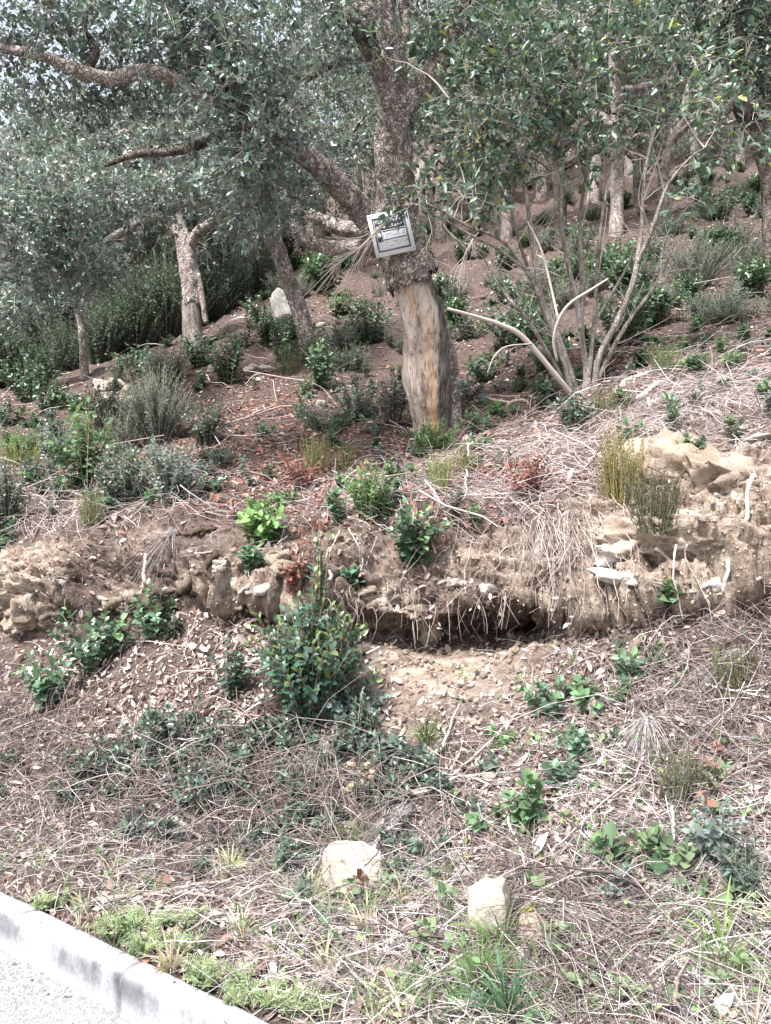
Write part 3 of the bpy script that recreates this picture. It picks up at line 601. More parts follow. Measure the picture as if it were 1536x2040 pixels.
cl5 = [(960, 350, 5.5, .2, .2, .1, 22), (920, 375, 5.5, .16, .15, .08, 12), (1000, 380, 5.6, .16, .15, .1, 10), (895, 110, 6.3, .35, .3, .3, 26), (960, 80, 5.5, .4, .3, .35, 38), (1060, 90, 5.6, .4, .3, .35, 40), (1150, 60, 5.7, .4, .3, .3, 38), (1240, 90, 5.8, .35, .3, .3, 28),
       (915, 200, 6.2, .3, .3, .3, 28), (980, 200, 5.6, .4, .3, .3, 38), (1080, 200, 5.8, .4, .3, .3, 36), (1170, 170, 5.8, .35, .3, .25, 28), (1270, 190, 5.9, .3, .3, .25, 16), (915, 300, 6.1, .25, .3, .2, 18), (1040, 290, 5.9, .35, .3, .2, 22), (1140, 270, 6.0, .3, .3, .2, 16), (1230, 270, 6, .25, .25, .2, 10),
       (1340, 120, 5.8, .3, .3, .3, 16), (1430, 60, 5.6, .3, .3, .2, 16), (1450, 240, 5.5, .16, .15, .12, 10), (1440, 310, 5.5, .18, .15, .1, 12), (1370, 200, 5.7, .2, .2, .2, 8), (842, 300, 6.0, .08, .1, .22, 5), (820, 390, 5.5, .16, .12, .08, 10), (760, 130, 5.2, .05, .1, .16, 3), (1390, 400, 5.7, .08, .08, .05, 3),
       (900, 0, 5.5, .5, .3, .2, 24), (1100, -20, 5.6, .6, .3, .2, 22), (1300, 0, 5.7, .5, .3, .2, 18)]
cl5 = [(c[0], c[1], c[2] - .35 * (k % 2)) + c[3:6] + (max(3, int(c[6] * .55)),) for k, c in enumerate(cl5)]
foliage(nodes, cl5, bmb, lmb, (.055, .0215), ARB, tip=(.26, .28, .1), per=38, tw=.2, rosette=True)
bmb.build('branchlets', M_TWIG, t5, kind='stuff'); lmb.build('crown', M_LEAF, t5, kind='stuff')
# dead brushwood hanging at the sign
bw = thing('dead_brushwood', pt(800, 400, 5.4), 'bare pale brushwood hanging across the white sign', 'branch')
def spray(parent, root, path, n, L, ang, col_, rr=.006, name='twig', seed=0):
    c = spline([pt(*p) for p in path], 16); mb = MB(); tubes(mb, c[None], np.linspace(rr, rr*.5, 16)[None], 6, np.array(col_)); tw_ = mb.build(name, M_TWIG, parent)
    mb = MB(); i = rng.integers(3, 16, n); T = np.gradient(c, axis=0)[i]; T = norm(T)
    d = norm(T + rdir(n) * ang + np.array([0, 0, -.15])); l = L * rng.uniform(.4, 1.2, n); a = c[i]; e = a + d * l[:, None]
    m = (a + e) / 2 + rng.normal(size=(n, 3)) * .03; tubes(mb, bez(a, m, e, 5), np.linspace(rr*.4, rr*.16, 5)[None], 3, vary(col_, n, .12, .02))
    mb.build('fine_twigs', M_TWIG, tw_, kind='stuff')
PALE = (.56, .48, .43)
spray(bw, 0, [(812, 406, 5.45), (790, 425, 5.38), (760, 450, 5.35), (720, 490, 5.35), (680, 520, 5.4), (650, 545, 5.4)], 26, .3, .45, PALE, .007)
spray(bw, 0, [(770, 442, 5.36), (740, 480, 5.38), (715, 520, 5.4), (690, 560, 5.45)], 22, .22, .45, PALE, .005)
spray(bw, 0, [(765, 445, 5.36), (725, 470, 5.4), (690, 478, 5.45), (660, 500, 5.5)], 18, .2, .5, PALE, .004)
bw2 = thing('dead_brushwood', pt(930, 480, 5.4), 'bare tangle of fine dead twigs drooping from the arched stem', 'branch')
spray(bw2, 0, [(960, 455, 5.45), (940, 480, 5.4), (925, 510, 5.4), (918, 545, 5.42)], 22, .2, .4, PALE, .005)
spray(bw2, 0, [(870, 420, 5.5), (900, 470, 5.5), (960, 500, 5.55), (1010, 540, 5.6)], 30, .35, .6, (.42, .37, .33), .005)
spray(bw2, 0, [(850, 420, 5.5), (860, 460, 5.5), (850, 500, 5.5), (880, 530, 5.55)], 20, .25, .6, (.42, .37, .33), .004)

# --- sign on the trunk
sc_d = 5.6; scn = pt(780, 464, sc_d)
sign = thing('tree_sign', scn, 'white metal sign with weathered dark print nailed to the leaning trunk', 'sign'); sign['_o'] = [0., 0, 0]
sign.rotation_euler = (R(4), R(-14), R(6))
sw, sh = 82 * mpp(sc_d), 84 * mpp(sc_d)
def sbox(mb, x0, x1, z0, z1, y0, y1, c=(1, 1, 1)):
    V = np.array([[x, y, z] for x in (x0, x1) for y in (y0, y1) for z in (z0, z1)]) * np.array([sw, 1, sh]); V[:, 1] = [q[1] for q in [[x, y, z] for x in (x0, x1) for y in (y0, y1) for z in (z0, z1)]]
    mb.add(V, np.array([[0, 1, 3, 2], [4, 6, 7, 5], [0, 4, 5, 1], [2, 3, 7, 6], [0, 2, 6, 4], [1, 5, 7, 3]]), c)
def sign_mat(name, base, worn, th):
    m, nt, b, out = mat(name); n = noise(nt, 38, 6, .7); c = ramp(nt, n, [(th, base), (th + .06, worn)]); nt.links.new(c, b.inputs['Base Color']); b.inputs['Roughness'].default_value = .5; return m
M_SIGN = sign_mat('sign_white', (.82, .83, .86), (.72, .74, .78), .62); M_PRINT = sign_mat('sign_print', (.07, .075, .09), (.6, .62, .66), .64)
mb = MB(); sbox(mb, -.5, .5, -.5, .5, -.006, .006); plate = mb.build('plate', M_SIGN, sign)
mb = MB()
for a in [(-.42, .40, .36, .40), (-.42, .40, -.40, -.36), (-.42, -.385, -.36, .36), (.365, .40, -.36, .36)]: sbox(mb, *a, -.0085, -.0062)
mb.build('print_border', M_PRINT, plate)
mb = MB(); sbox(mb, -.37, .35, .10, .34, -.0080, -.0062); mb.build('print_panel', M_PRINT, plate)
mb = MB(); sbox(mb, -.37, -.24, -.17, .085, -.0080, -.0062); mb.build('print_panel', M_PRINT, plate)
mb = MB(); sbox(mb, -.22, .35, -.145, -.12, -.0080, -.0062); mb.build('print_line', M_PRINT, plate)
mb = MB(); sbox(mb, -.22, .35, .055, .075, -.0080, -.0062); mb.build('print_line', M_PRINT, plate)
mb = MB()       # worn white letters, no longer readable
rs = np.random.default_rng(3)
for row, (z0, z1) in enumerate([(.245, .315), (.125, .2)]):
    x = -.34
    while x < .29:
        wd = rs.uniform(.04, .07)
        for q in range(3):
            if rs.random() < .5: sbox(mb, x, x + wd * .3, z0, z1, -.0098, -.0078)
            else: sbox(mb, x, x + wd, *(lambda h: (h, h + .018))(rs.uniform(z0, z1 - .02)), -.0096 - q * .0003, -.0078)
        x += wd + .02
sbox(mb, -.345, -.265, -.06, .03, -.0098, -.0078)
mb.build('print_letters', M_SIGN, plate, kind='stuff')
mb = MB()       # fine dark scratches of print in the pale boxes
for z in (-.01, -.05, -.2, -.24, -.29):
    x = -.2
    while x < .33:
        wd = rs.uniform(.015, .06)
        if rs.random() < .45: sbox(mb, x, x + wd, z, z + rs.uniform(.006, .014), -.0078, -.0062)
        x += wd + .012
mb.build('print_lettering', M_PRINT, plate, kind='stuff')
for x, z in ((-.45, .45), (.45, .45), (-.45, -.45), (.45, -.45)):
    mb = MB(); V, Fc = rock_geo((x * sw, -.008, z * sh), (.006, .004, .006), 5, sub=1, cuts=0, rough=.05); mb.add(V, Fc, (.3, .27, .25)); mb.build('nail', M_TWIG, plate, True)

# --- background trees: a few built, the rest are copies
def copy_tree(o, loc, rz, s, label, group):
    c = o.copy(); col.objects.link(c); c.location = tuple(loc); c.rotation_euler = (0, 0, rz); c.scale = (s, s, s); c['label'] = label; c['group'] = group
    for ch in o.children:
        k = ch.copy(); col.objects.link(k); k.parent = c
    return c
def bg_tree(label, h, spread, base, seed, nsp=170, leaf=(.07, .033), bark=M_CORK, lean=.3):
    t = thing('oak_tree', (0, 0, 0), label, 'tree', 'oaks in the wood up the slope'); r = np.random.default_rng(seed); nodes = []
    def lim(p, rad, name, seed):
        mb = MB(); c = limb_geo(mb, p, rad, 10, 40, .15, 6, seed); mb.build(name, bark, t, True); nodes.extend(list(c[10::3])); return c
    top = np.array([r.normal(0, lean), r.normal(0, lean), h * .62])
    c = lim([(0, 0, -.3), (r.normal(0, .06), 0, h * .18), top * .55 + r.normal(0, .08, 3), top], [.13, .10, .085, .06], 'trunk', seed)
    for q in range(6):
        a = c[r.integers(16, 39)]; th = q * 1.05 + r.uniform(-.4, .4); L = spread * r.uniform(.6, 1.05)
        e = a + np.array([math.cos(th) * L, math.sin(th) * L, r.uniform(.2, .9)]); m = (a + e) / 2 + r.normal(0, .15, 3) + np.array([0, 0, .25])
        lim([a, m, e], [.06, .045, .02], 'limb', seed + q)
    cl = []
    for q in range(11):
        th = r.uniform(0, 6.28); rr = spread * math.sqrt(r.random()); z = h * r.uniform(.45, 1.0) - rr * .25
        p = np.array([math.cos(th) * rr, math.sin(th) * rr, z]); d = 5.0
        cl.append((0, 0, 0, p, spread * r.uniform(.3, .45), int(nsp / 11)))
    bm_, lm_ = MB(), MB(); global pt; keep = pt
    pts_ = {}
    try:
        def pt(px, py, d): return pts_[px]
        cc = []
        for i, (_, _, _, p, s, n) in enumerate(cl): pts_[i] = p; cc.append((i, 0, 0, s, s, s * .7, n))
        foliage(nodes, cc, bm_, lm_, leaf, base, per=36, tw=.38, minr=.005, twigcol=(.3, .26, .23))
    finally: pt = keep
    bm_.build('branchlets', M_TWIG, t, kind='stuff'); lm_.build('crown', M_LEAF, t, kind='stuff'); return t
BT = [bg_tree('oak', 4.6, 1.7, (.12, .165, .14), 101), bg_tree('oak', 5.4, 1.9, (.14, .18, .145), 202), bg_tree('oak', 4.0, 1.5, (.11, .15, .125), 303, bark=M_BARKD)]
LB = ['cork oak standing in the open wood on the slope behind the strawberry tree', 'cork oak in the dark wood behind the pale sapling', 'cork oak high in the wood behind the leaning trunk']
spots = [(1226, 470, 0, 1.0, 0), (1330, 420, 1, .95, 0), (1275, 405, 2, .9, 0), (1380, 345, 0, 1.1, 0), (1475, 335, 1, 1.1, 0), (1115, 470, 2, 1.0, 0), (1010, 480, 0, 1.0, 0), (1180, 400, 1, 1.2, 0), (1430, 300, 2, 1.3, 0), (1520, 360, 0, 1.0, 0), (1600, 420, 1, 1.0, 0), (1700, 500, 2, 1.0, 0),
         (1080, 395, 0, 1.3, 0), (1250, 350, 1, 1.3, 0), (950, 430, 2, 1.2, 2), (880, 470, 1, 1.1, 2), (700, 520, 0, 1.0, 2), (640, 545, 2, 1.0, 2), (760, 480, 1, 1.3, 2), (560, 560, 1, 1.0, 2), (840, 430, 0, 1.4, 2)]
first = [True] * 3
def put(v, loc, s, lab, grp):
    if first[v]:
        first[v] = False; BT[v].location = tuple(loc); BT[v].scale = (s, s, s); BT[v]['label'] = lab; BT[v]['group'] = grp; return
    copy_tree(BT[v], loc, rng.uniform(0, 6.28), s, lab, grp)
GR = ['oaks on the open slope', 'oaks in the dark left wood', 'oaks behind the leaning trunk']
for px, py, v, s, k in spots: put(v, at(px, py)[0], s, LB[k], GR[k])
for px, d, v, s in [(-60, 11.5, 0, 1.0), (60, 12.5, 2, 1.1), (170, 12.0, 1, 1.0), (270, 12.6, 2, 1.0), (330, 13.5, 0, 1.1), (430, 14.5, 2, 1.1), (-150, 14, 2, 1.2), (500, 15, 0, 1.1), (380, 18, 1, 1.4), (-300, 12, 1, 1.1), (480, 22, 2, 1.3)]:
    x = (px - CX) / F * d; put(v, drop(x, d), s, LB[1], GR[1])
for q in range(22):
    d = rng.uniform(24, 46); t = rng.uniform(-.05, .62) if q > 4 else rng.uniform(-.6, 0); put(q % 3, drop(t * d, d), rng.uniform(1.2, 1.7), 'oak crown in the wood covering the upper hill', 'oaks covering the upper hill')
# dark old oak at the right edge
tb = at(1535, 470)[0]; dz = 8.6; t6 = thing('cork_oak', tb, 'dark twisted cork oak with bare crooked limb beyond the strawberry tree', 'tree'); nodes = []; tb2 = drop(pt(1545, 430, dz)[0], dz)
t6['_o'] = [float(a) for a in tb2]; t6.location = tuple(tb2)
zpx = CY - (tb2[2] - EYE) * F / dz
limb(t6, [(1550, zpx + 10, dz), (1545, 400, dz), (1530, 320, dz), (1505, 262, dz), (1478, 215, dz-.1), (1462, 160, dz-.2), (1472, 90, dz-.3), (1490, 10, dz-.4), (1480, -80, dz-.5)], [26, 23, 20, 17, 14, 12, 11, 10, 7], 14, M_BARKD, 'trunk', .2, 81, nodes)
limb(t6, [(1470, 200, dz-.1), (1440, 230, dz-.1), (1420, 245, dz)], [7, 6, 4], 8, M_BARKD, seed=82)
limb(t6, [(1515, 280, dz), (1560, 200, dz), (1580, 100, dz)], [14, 11, 8], 10, M_BARKD, seed=83, store=nodes)
bmb, lmb = MB(), MB(); foliage(nodes, [(1500, 60, 8.2, .6, .5, .5, 40), (1400, 20, 8.2, .7, .5, .4, 44), (1560, 150, 8.4, .5, .5, .5, 34), (1480, -60, 8, 1, .5, .4, 50)], bmb, lmb, (.055, .026), (.05, .085, .058), per=40)
bmb.build('branchlets', M_TWIG, t6, kind='stuff'); lmb.build('crown', M_LEAF, t6, kind='stuff')

# ------------------------------------------------------------------ shrubs
KIND = {   # leaf length, width, leaves per stem, leaf colour, tip colour, material, spread of leaves
 'arb':   dict(L=.047, W=.024, k=22, c=(.062, .12, .082), t=(.17, .25, .09), m=M_LEAF, st=(.28, .16, .12)),
 'rub':   dict(L=.045, W=.030, k=20, c=(.075, .135, .08), t=(.14, .22, .1), m=M_LEAF, st=(.22, .17, .12)),
 'bright': dict(L=.056, W=.034, k=16, c=(.125, .22, .08), t=(.2, .32, .11), m=M_SOFT, st=(.2, .22, .1)),
 'box':   dict(L=.030, W=.018, k=26, c=(.078, .115, .088), t=(.12, .165, .115), m=M_LEAF, st=(.25, .2, .16)),
 'grey':  dict(L=.030, W=.018, k=24, c=(.15, .19, .175), t=(.17, .22, .19), m=M_SOFT, st=(.3, .26, .22)),
 'lav':   dict(L=.036, W=.008, k=34, c=(.11, .14, .115), t=(.16, .19, .14), m=M_SOFT, st=(.3, .26, .22)),
 'fine':  dict(L=.026, W=.010, k=36, c=(.10, .19, .075), t=(.18, .29, .10), m=M_SOFT, st=(.2, .2, .1)),
 'mint':  dict(L=.050, W=.036, k=16, c=(.095, .165, .085), t=(.15, .235, .11), m=M_SOFT, st=(.25, .22, .12)),
 'redd':  dict(L=.045, W=.016, k=22, c=(.17, .07, .055), t=(.26, .13, .09), m=M_DRY, st=(.3, .2, .16)),
 'pale':  dict(L=.042, W=.026, k=14, c=(.62, .52, .34), t=(.7, .62, .44), m=M_DRY, st=(.3, .25, .2)),
}
LEAFMESH = {}
def leaf_object_mesh(kind, q):
    key = (kind, q)
    if key not in LEAFMESH:
        K = KIND[kind]; mb = MB(); cc = vary(K['t'] if q == 4 else K['c'], 1, .25, .05)
        V = np.array([[0, 0, 0], [.18, .3, .07], [.42, .5, .12], [.68, .47, .12], [.88, .25, .06], [1, 0, -.02], [.88, -.25, .06], [.68, -.47, .12], [.42, -.5, .12], [.18, -.3, .07], [.3, 0, 0], [.6, 0, .01], [.82, 0, 0]])
        V = V * np.array([K['L'], K['W'], K['W']]) * 1.05; V[:, 2] -= V[:, 0] ** 2 / K['L'] * .25 * (q - 1) / 3
        mb.add(V, [np.array([[0, 10, 1], [12, 5, 4], [0, 9, 10], [12, 6, 5]]), np.array([[1, 10, 11, 2], [2, 11, 11, 3]])[:1], np.array([[9, 8, 11, 10], [2, 11, 12, 3], [8, 7, 12, 11], [3, 12, 4, 4], [7, 6, 12, 12]])[:3], np.array([[3, 12, 4], [7, 6, 12]])], cc[0])
        LEAFMESH[key] = mb.mesh('leaf', K['m'], (0, 0, 0), True)
    return LEAFMESH[key]
def shrub_geo(base, w, h, kind, n, lm, sm, lean=(0, -.12, 0), leader=0, flat=1.0, lscale=1.0, r0=.004):
    K = KIND[kind]; th = rng.uniform(0, 6.28, n); rr = np.sqrt(rng.random(n)) * w / 2
    hh = h * (.5 + .5 * np.sqrt(np.clip(1 - (rr / (w / 2 + 1e-6)) ** 2, 0, 1))) * rng.uniform(.6, 1.05, n)
    e = base + np.stack([np.cos(th) * rr, np.sin(th) * rr * .75, hh], -1) + np.array(lean) * h
    if leader:
        e[:leader] = base + np.stack([rng.normal(.045, .022, leader), rng.normal(-.03, .03, leader), h * rng.uniform(.95, 1.42, leader)], -1)
    s = base + np.stack([np.cos(th), np.sin(th), np.zeros(n)], -1) * (rr * .25)[:, None] - np.array([0, 0, .03])
    m = s * .45 + e * .55 + rng.normal(size=(n, 3)) * w * .05 - np.stack([np.cos(th) * rr, np.sin(th) * rr, np.zeros(n)], -1) * .22
    tubes(sm, bez(s, m, e, 6), np.linspace(r0, r0 * .4, 6)[None], 3, vary(K['st'], n, .2, .04))
    k = K['k']; u = np.linspace(.12, 1, k)[None] + rng.normal(0, .02, (n, k)); u = np.clip(u, 0, 1.0)[..., None]
    pos = s[:, None]*(1-u)**2 + 2*m[:, None]*u*(1-u) + e[:, None]*u**2
    tan = norm(2*(1-u)*(m-s)[:, None] + 2*u*(e-m)[:, None]); ph = (np.arange(k)*2.4)[None] + rng.uniform(0, 6.28, (n, 1)) + rng.normal(0, .3, (n, k))
    ux = norm(np.cross(tan, np.array([.3, .9, .1]))); uy = np.cross(tan, ux); rad = ux*np.cos(ph)[..., None] + uy*np.sin(ph)[..., None]
    ax = norm(rad * (1.15 - .75*u**6) + tan * (.35 + .75*u**6) + rng.normal(size=rad.shape)*.2 + np.array([0, -.1, -.08]))
    nr = norm(tan * .9 - rad * .25 + np.array([0, -.25, .45]) + rng.normal(size=rad.shape) * .25)
    L = K['L'] * lscale * np.exp(rng.normal(0, .2, (n, k))) * (1 - .35 * u[..., 0] ** 8); W = L * K['W'] / K['L']
    c = vary(K['c'], n * k, .2, .06) * np.repeat(np.exp(rng.normal(0, .18, (n, 1))), k, 0)
    tipf = np.clip((u[..., 0].ravel() - .88) / .12, 0, 1)[:, None] * (rng.random((n, 1)).repeat(k, 1).reshape(-1, 1) < .7); c = c * (1-tipf) + np.asarray(K['t']) * tipf
    f = lambda a: a.reshape(-1, 3)
    leaves(lm, f(pos), f(ax), f(nr), L.ravel(), W.ravel(), c, rng.uniform(0, .35, n * k))
    return f(pos), f(ax), f(nr), L.ravel(), c
def shrub(px, py, w, h, kind, label, group=None, dens=1.0, cat='shrub', name='shrub', leader=0, parts=0, lean=(0, -.12, 0), lscale=1.0, off=0.0):
    b, nn_ = at(px, py); d = b[1]; W = w * mpp(d); H = h * mpp(d); K = KIND[kind]
    W *= 1.22; H *= 1.2; dens *= 1.2; lscale *= 1.08; b = b + np.array([0, W * .12, off])
    n = int(np.clip(dens * 2.1 * (W * H + .02) / (K['k'] * K['L'] * K['W'] * lscale**2) * 1.3, 5, 260))
    t = thing(name, b, label, cat, group); lm, sm = MB(), MB()
    pos, ax, nr, L, c = shrub_geo(b, W, H, kind, n, lm, sm, lean, leader, 1, lscale)
    sm.build('stems', M_STEM, t, kind='stuff')
    if parts:      # the leaves that show largest are parts of their own, the rest stay one foliage part
        score = -pos[:, 1] + rng.normal(0, .04, len(pos)); o = np.argsort(-score)[:parts]; keep = np.ones(len(pos), bool); keep[o] = False
        side = norm(np.cross(nr, norm(ax))); up = np.cross(ax, side)
        lm = MB(); leaves(lm, pos[keep], ax[keep], nr[keep], L[keep], L[keep] * K['W'] / K['L'], c[keep], .15)
        from mathutils import Matrix
        for i in o:
            me = leaf_object_mesh(kind, 4 if c[i, 0] > (K['c'][0] + K['t'][0]) / 2 else int(rng.integers(0, 4)))
            lo = bpy.data.objects.new('leaf', me); col.objects.link(lo); lo.parent = t; s = L[i] / K['L']
            mt = Matrix([[ax[i][q] * s, side[i][q] * s, up[i][q] * s, pos[i][q] - b[q]] for q in range(3)] + [[0, 0, 0, 1]]); lo.matrix_local = mt
    lm.build('foliage', K['m'], t, kind='stuff'); return t
def heath(px, py, w, h, label, c=(.075, .105, .045), ct=(.22, .2, .075), n=90, group=None, cat='heather', droop=0.0):
    "upright tuft of thin stems set with tiny needles"
    b, nn_ = at(px, py); d = b[1]; W = w * mpp(d); H = h * mpp(d); t = thing('heather_tuft', b, label, cat, group); lm, sm = MB(), MB()
    th = rng.uniform(0, 6.28, n); rr = np.sqrt(rng.random(n)); hh = H * np.clip(rng.normal(.78, .22, n), .25, 1.15)
    s = b + np.stack([np.cos(th)*rr*W*.32, np.sin(th)*rr*W*.3 + W*.1, np.full(n, -.03)], -1); e = b + np.stack([np.cos(th)*rr*W*.58 + rng.normal(0, .022, n), np.sin(th)*rr*W*.45 + W*.1 + rng.normal(0, .015, n), hh], -1)
    m = (s + e) / 2 + rng.normal(size=(n, 3)) * .026
    tubes(sm, bez(s, m, e, 5), np.linspace(.002, .0008, 5)[None], 3, vary(ct, n, .2, .05))
    k = int(np.clip(H / .0065, 24, 60)); u = rng.random((n, k, 1)); pos = (s[:, None]*(1-u)**2 + 2*m[:, None]*u*(1-u) + e[:, None]*u**2).reshape(-1, 3)
    ax = norm(rdir(n*k)*.8 + np.array([0, 0, .75])); mixc = np.clip(u.reshape(-1, 1)*1.1-.2, 0, 1)*(rng.random((n, 1)).repeat(k, 1).reshape(-1, 1) < .55)
    cc = vary(c, n*k, .25, .06)*(1-mixc) + np.asarray(ct)*mixc
    leaves(lm, pos, ax, rdir(n*k), rng.uniform(.009, .016, n*k), .0035, cc)
    sm.build('stems', M_STEM, t, kind='stuff'); lm.build('needles', M_SOFT, t, kind='stuff'); return t
def blades(mb, base, n, L, spread, c, w=.0032, droop=.5):
    th = rng.uniform(0, 6.28, n); l = L * rng.uniform(.45, 1.15, n); o = rng.random(n)
    s = base + np.stack([np.cos(th), np.sin(th), np.zeros(n)], -1)*(spread*.25*rng.random(n))[:, None]; out = np.stack([np.cos(th), np.sin(th), np.zeros(n)], -1)
    m = s + out*(l*.25*o)[:, None] + np.array([0, 0, 1])*(l*.6)[:, None]; e = s + out*(l*(.25+.65*o))[:, None] + np.array([0, 0, 1])*(l*(.95-droop*o*1.2))[:, None]
    Pl = bez(s, m, e, 5); side = norm(np.cross(np.gradient(Pl, axis=1), np.array([.2, -.9, .35]))); ww = (w*np.array([1, 1, .85, .55, .08]))[None, :, None]
    V = np.stack([Pl-side*ww, Pl+side*ww], 2); ix = np.arange(n*10).reshape(n, 5, 2)
    f = np.stack([ix[:, :-1, 0], ix[:, :-1, 1], ix[:, 1:, 1], ix[:, 1:, 0]], -1).reshape(-1, 4); mb.add(V, f, np.repeat(vary(c, n, .2, .06), 10, 0))
def grass(px, py, L, n, label, c=(.12, .19, .075), w=.0032, droop=.5, spread=.1, group=None, m=None):
    b, q = at(px, py); mb = MB(); blades(mb, b - np.array([0, 0, .015]), n, L, spread, c, w, droop); return own('grass_tuft', mb, m or M_SOFT, b, label, 'grass', group)
def weed(px, py, w, h, label, c=(.2, .245, .13), group=None, n=26):
    "low feathery weed: rosettes of lobed leaves"
    b, q = at(px, py); d = b[1]; W = w*mpp(d); H = h*mpp(d); t = thing('feathery_weed', b, label, 'weed', group); lm, sm = MB(), MB()
    ce = b + np.stack([rng.uniform(-.5, .5, n)*W, rng.uniform(-.3, .5, n)*W*.6, np.zeros(n)], -1); per = 7; N = n*per
    s = np.repeat(ce, per, 0); th = rng.uniform(0, 6.28, N); l = H*rng.uniform(.6, 1.15, N); out = np.stack([np.cos(th), np.sin(th), np.zeros(N)], -1)
    e = s + out*(l*.6)[:, None] + np.array([0, 0, 1])*(l*rng.uniform(.5, .95, N))[:, None]; m = s + out*(l*.2)[:, None] + np.array([0, 0, 1])*(l*.6)[:, None]
    tubes(sm, bez(s, m, e, 4), np.linspace(.0016, .0008, 4)[None], 3, vary((.2, .27, .11), N, .15, .04))
    k = 12; u = np.linspace(.25, 1, k)[None, :, None].repeat(N, 0); pos = (s[:, None]*(1-u)**2 + 2*m[:, None]*u*(1-u) + e[:, None]*u**2); tan = norm(2*(1-u)*(m-s)[:, None] + 2*u*(e-m)[:, None])
    sg = np.where(np.arange(k) % 2 == 0, 1, -1)[None, :, None]; sd = norm(np.cross(tan, np.array([.1, -.3, .9]))); ax = norm(sd*sg*.9 + tan*.7 + rng.normal(size=tan.shape)*.15)
    leaves(lm, pos.reshape(-1, 3), ax.reshape(-1, 3), norm(rdir(N*k)*.5 + np.array([0, -.3, .9])), rng.uniform(.012, .024, N*k), .0045, np.repeat(vary(c, N, .18, .06), k, 0))
    sm.build('stems', M_STEM, t, kind='stuff'); lm.build('foliage', M_SOFT, t, kind='stuff'); return t
def bramble(path, label, n=14, size=.03, c=(.15, .205, .115), red=0, group=None, lift=.05):
    "trailing stem with leaves in threes, path in photo pixels on the ground"
    pp = []
    for i, p in enumerate(path): q, nn_ = at(*p); pp.append(q + nn_*lift*(.3 + .7*math.sin(i*1.7)**2) + np.array([0, -.01, .01]))
    pp = np.array(pp); b = pp[0]; t = thing('bramble', b, label, 'bramble', group); cu = spline(pp, 40); sm = MB(); tubes(sm, cu[None], np.linspace(.0028, .0015, 40)[None], 4, np.array((.3, .2, .14))); stm = sm.build('stem', M_STEM, t)
    for q in range(n):
        a = cu[int((q+.6)/n*39)]; dd = rdir(1)[0]*.7 + np.array([0, -.35, .5]); ps = a + norm(dd)*rng.uniform(.02, .05); lm = MB(); tubes(lm, np.stack([a, (a+ps)/2+.004, ps])[None], .0012, 3, np.array((.25, .24, .12)))
        ax0 = norm(dd*.6 + np.array([0, -.2, -.1])); sd = norm(np.cross(ax0, [0, -.35, .94])); cc = c if rng.random() > red else (.2, .105, .085)
        A = np.stack([ax0, ax0*.35+sd, ax0*.35-sd]); s_ = size*rng.uniform(.8, 1.4); leaves(lm, np.repeat(ps[None], 3, 0), A, np.repeat(norm(np.array([[0, -.45, .9]])+rng.normal(size=(1, 3))*.25), 3, 0), s_*np.array([1.2, 1, 1]), s_*.8, vary(cc, 3, .12, .04), .1)
        lm.build('leaf', M_SOFT, stm)
    return t

# the main shrub and its neighbours on the bank
shrub(618, 1446, 212, 225, 'arb', 'dense dark strawberry shrub with one tall leader below the cave', leader=18, parts=300, dens=2.9, name='strawberry_shrub', lscale=.95)
shrub(690, 1435, 190, 62, 'grey', 'low grey leaved shrub sprawling over the foot of the strawberry shrub', dens=1.2, lscale=1.15)
shrub(712, 1505, 85, 110, 'box', 'small dark shrub at the lower flank of the strawberry shrub', dens=1.1)
shrub(555, 1505, 120, 70, 'box', 'dark small leaved shrub tucked under the strawberry shrub', dens=.9)
shrub(795, 1535, 140, 65, 'box', 'low bluish shrub with pale yellow leaves at its foot', dens=1.2, lscale=1.25)
shrub(742, 1570, 170, 40, 'pale', 'withered cream leaved sprig under the low bluish shrub', cat='plant', name='withered_sprig', dens=.55, lscale=.9)
shrub(458, 1388, 62, 95, 'box', 'thin upright seedling on the bare litter slope', dens=.9)
shrub(365, 1505, 170, 100, 'box', 'loose dark shrub among twigs on the litter slope', dens=.75, lscale=1.2)
shrub(270, 1520, 120, 60, 'box', 'sparse flattened shrub beside the loose dark one', dens=.5)
shrub(450, 1640, 170, 90, 'box', 'dark tangle of small leaves buried in dead twigs', dens=.6)
shrub(600, 1600, 120, 60, 'box', 'sparse small leaved sprigs amid dead twigs below the strawberry shrub', dens=.5)
shrub(190, 1330, 145, 118, 'rub', 'full green shrub at the foot of the sandy bank', parts=260, dens=1.0)
shrub(95, 1408, 105, 105, 'rub', 'green shrub hanging downhill of the full one', dens=.95)
shrub(305, 1272, 80, 90, 'rub', 'small leafy shoot beside the pale root', dens=.85)
shrub(345, 1275, 40, 50, 'box', 'tiny sprig under the thick pale root', dens=.8)
shrub(525, 1085, 105, 88, 'bright', 'bright green broad leaved plant on the crest of the bank', parts=200, dens=1.25, cat='plant', name='broad_leaved_plant')
shrub(735, 1040, 90, 100, 'fine', 'feathery bright green bush on the crest above the cave', dens=1.1)
shrub(825, 1118, 100, 100, 'rub', 'glossy green shrub hanging over the cave lip', parts=220, dens=1.15, lean=(0, -.35, 0))
shrub(495, 1125, 45, 40, 'rub', 'small vine leaves on the white crusted ledge', dens=.8, cat='plant')
shrub(945, 1050, 45, 40, 'fine', 'little pale sprig on the earth above the cave', dens=.7, cat='plant')
shrub(705, 1160, 45, 25, 'rub', 'small green sprig in the dry cliff', dens=.6, cat='plant')
shrub(1340, 1195, 36, 30, 'mint', 'tiny fresh green seedling under the right ledge', dens=.9, cat='plant')
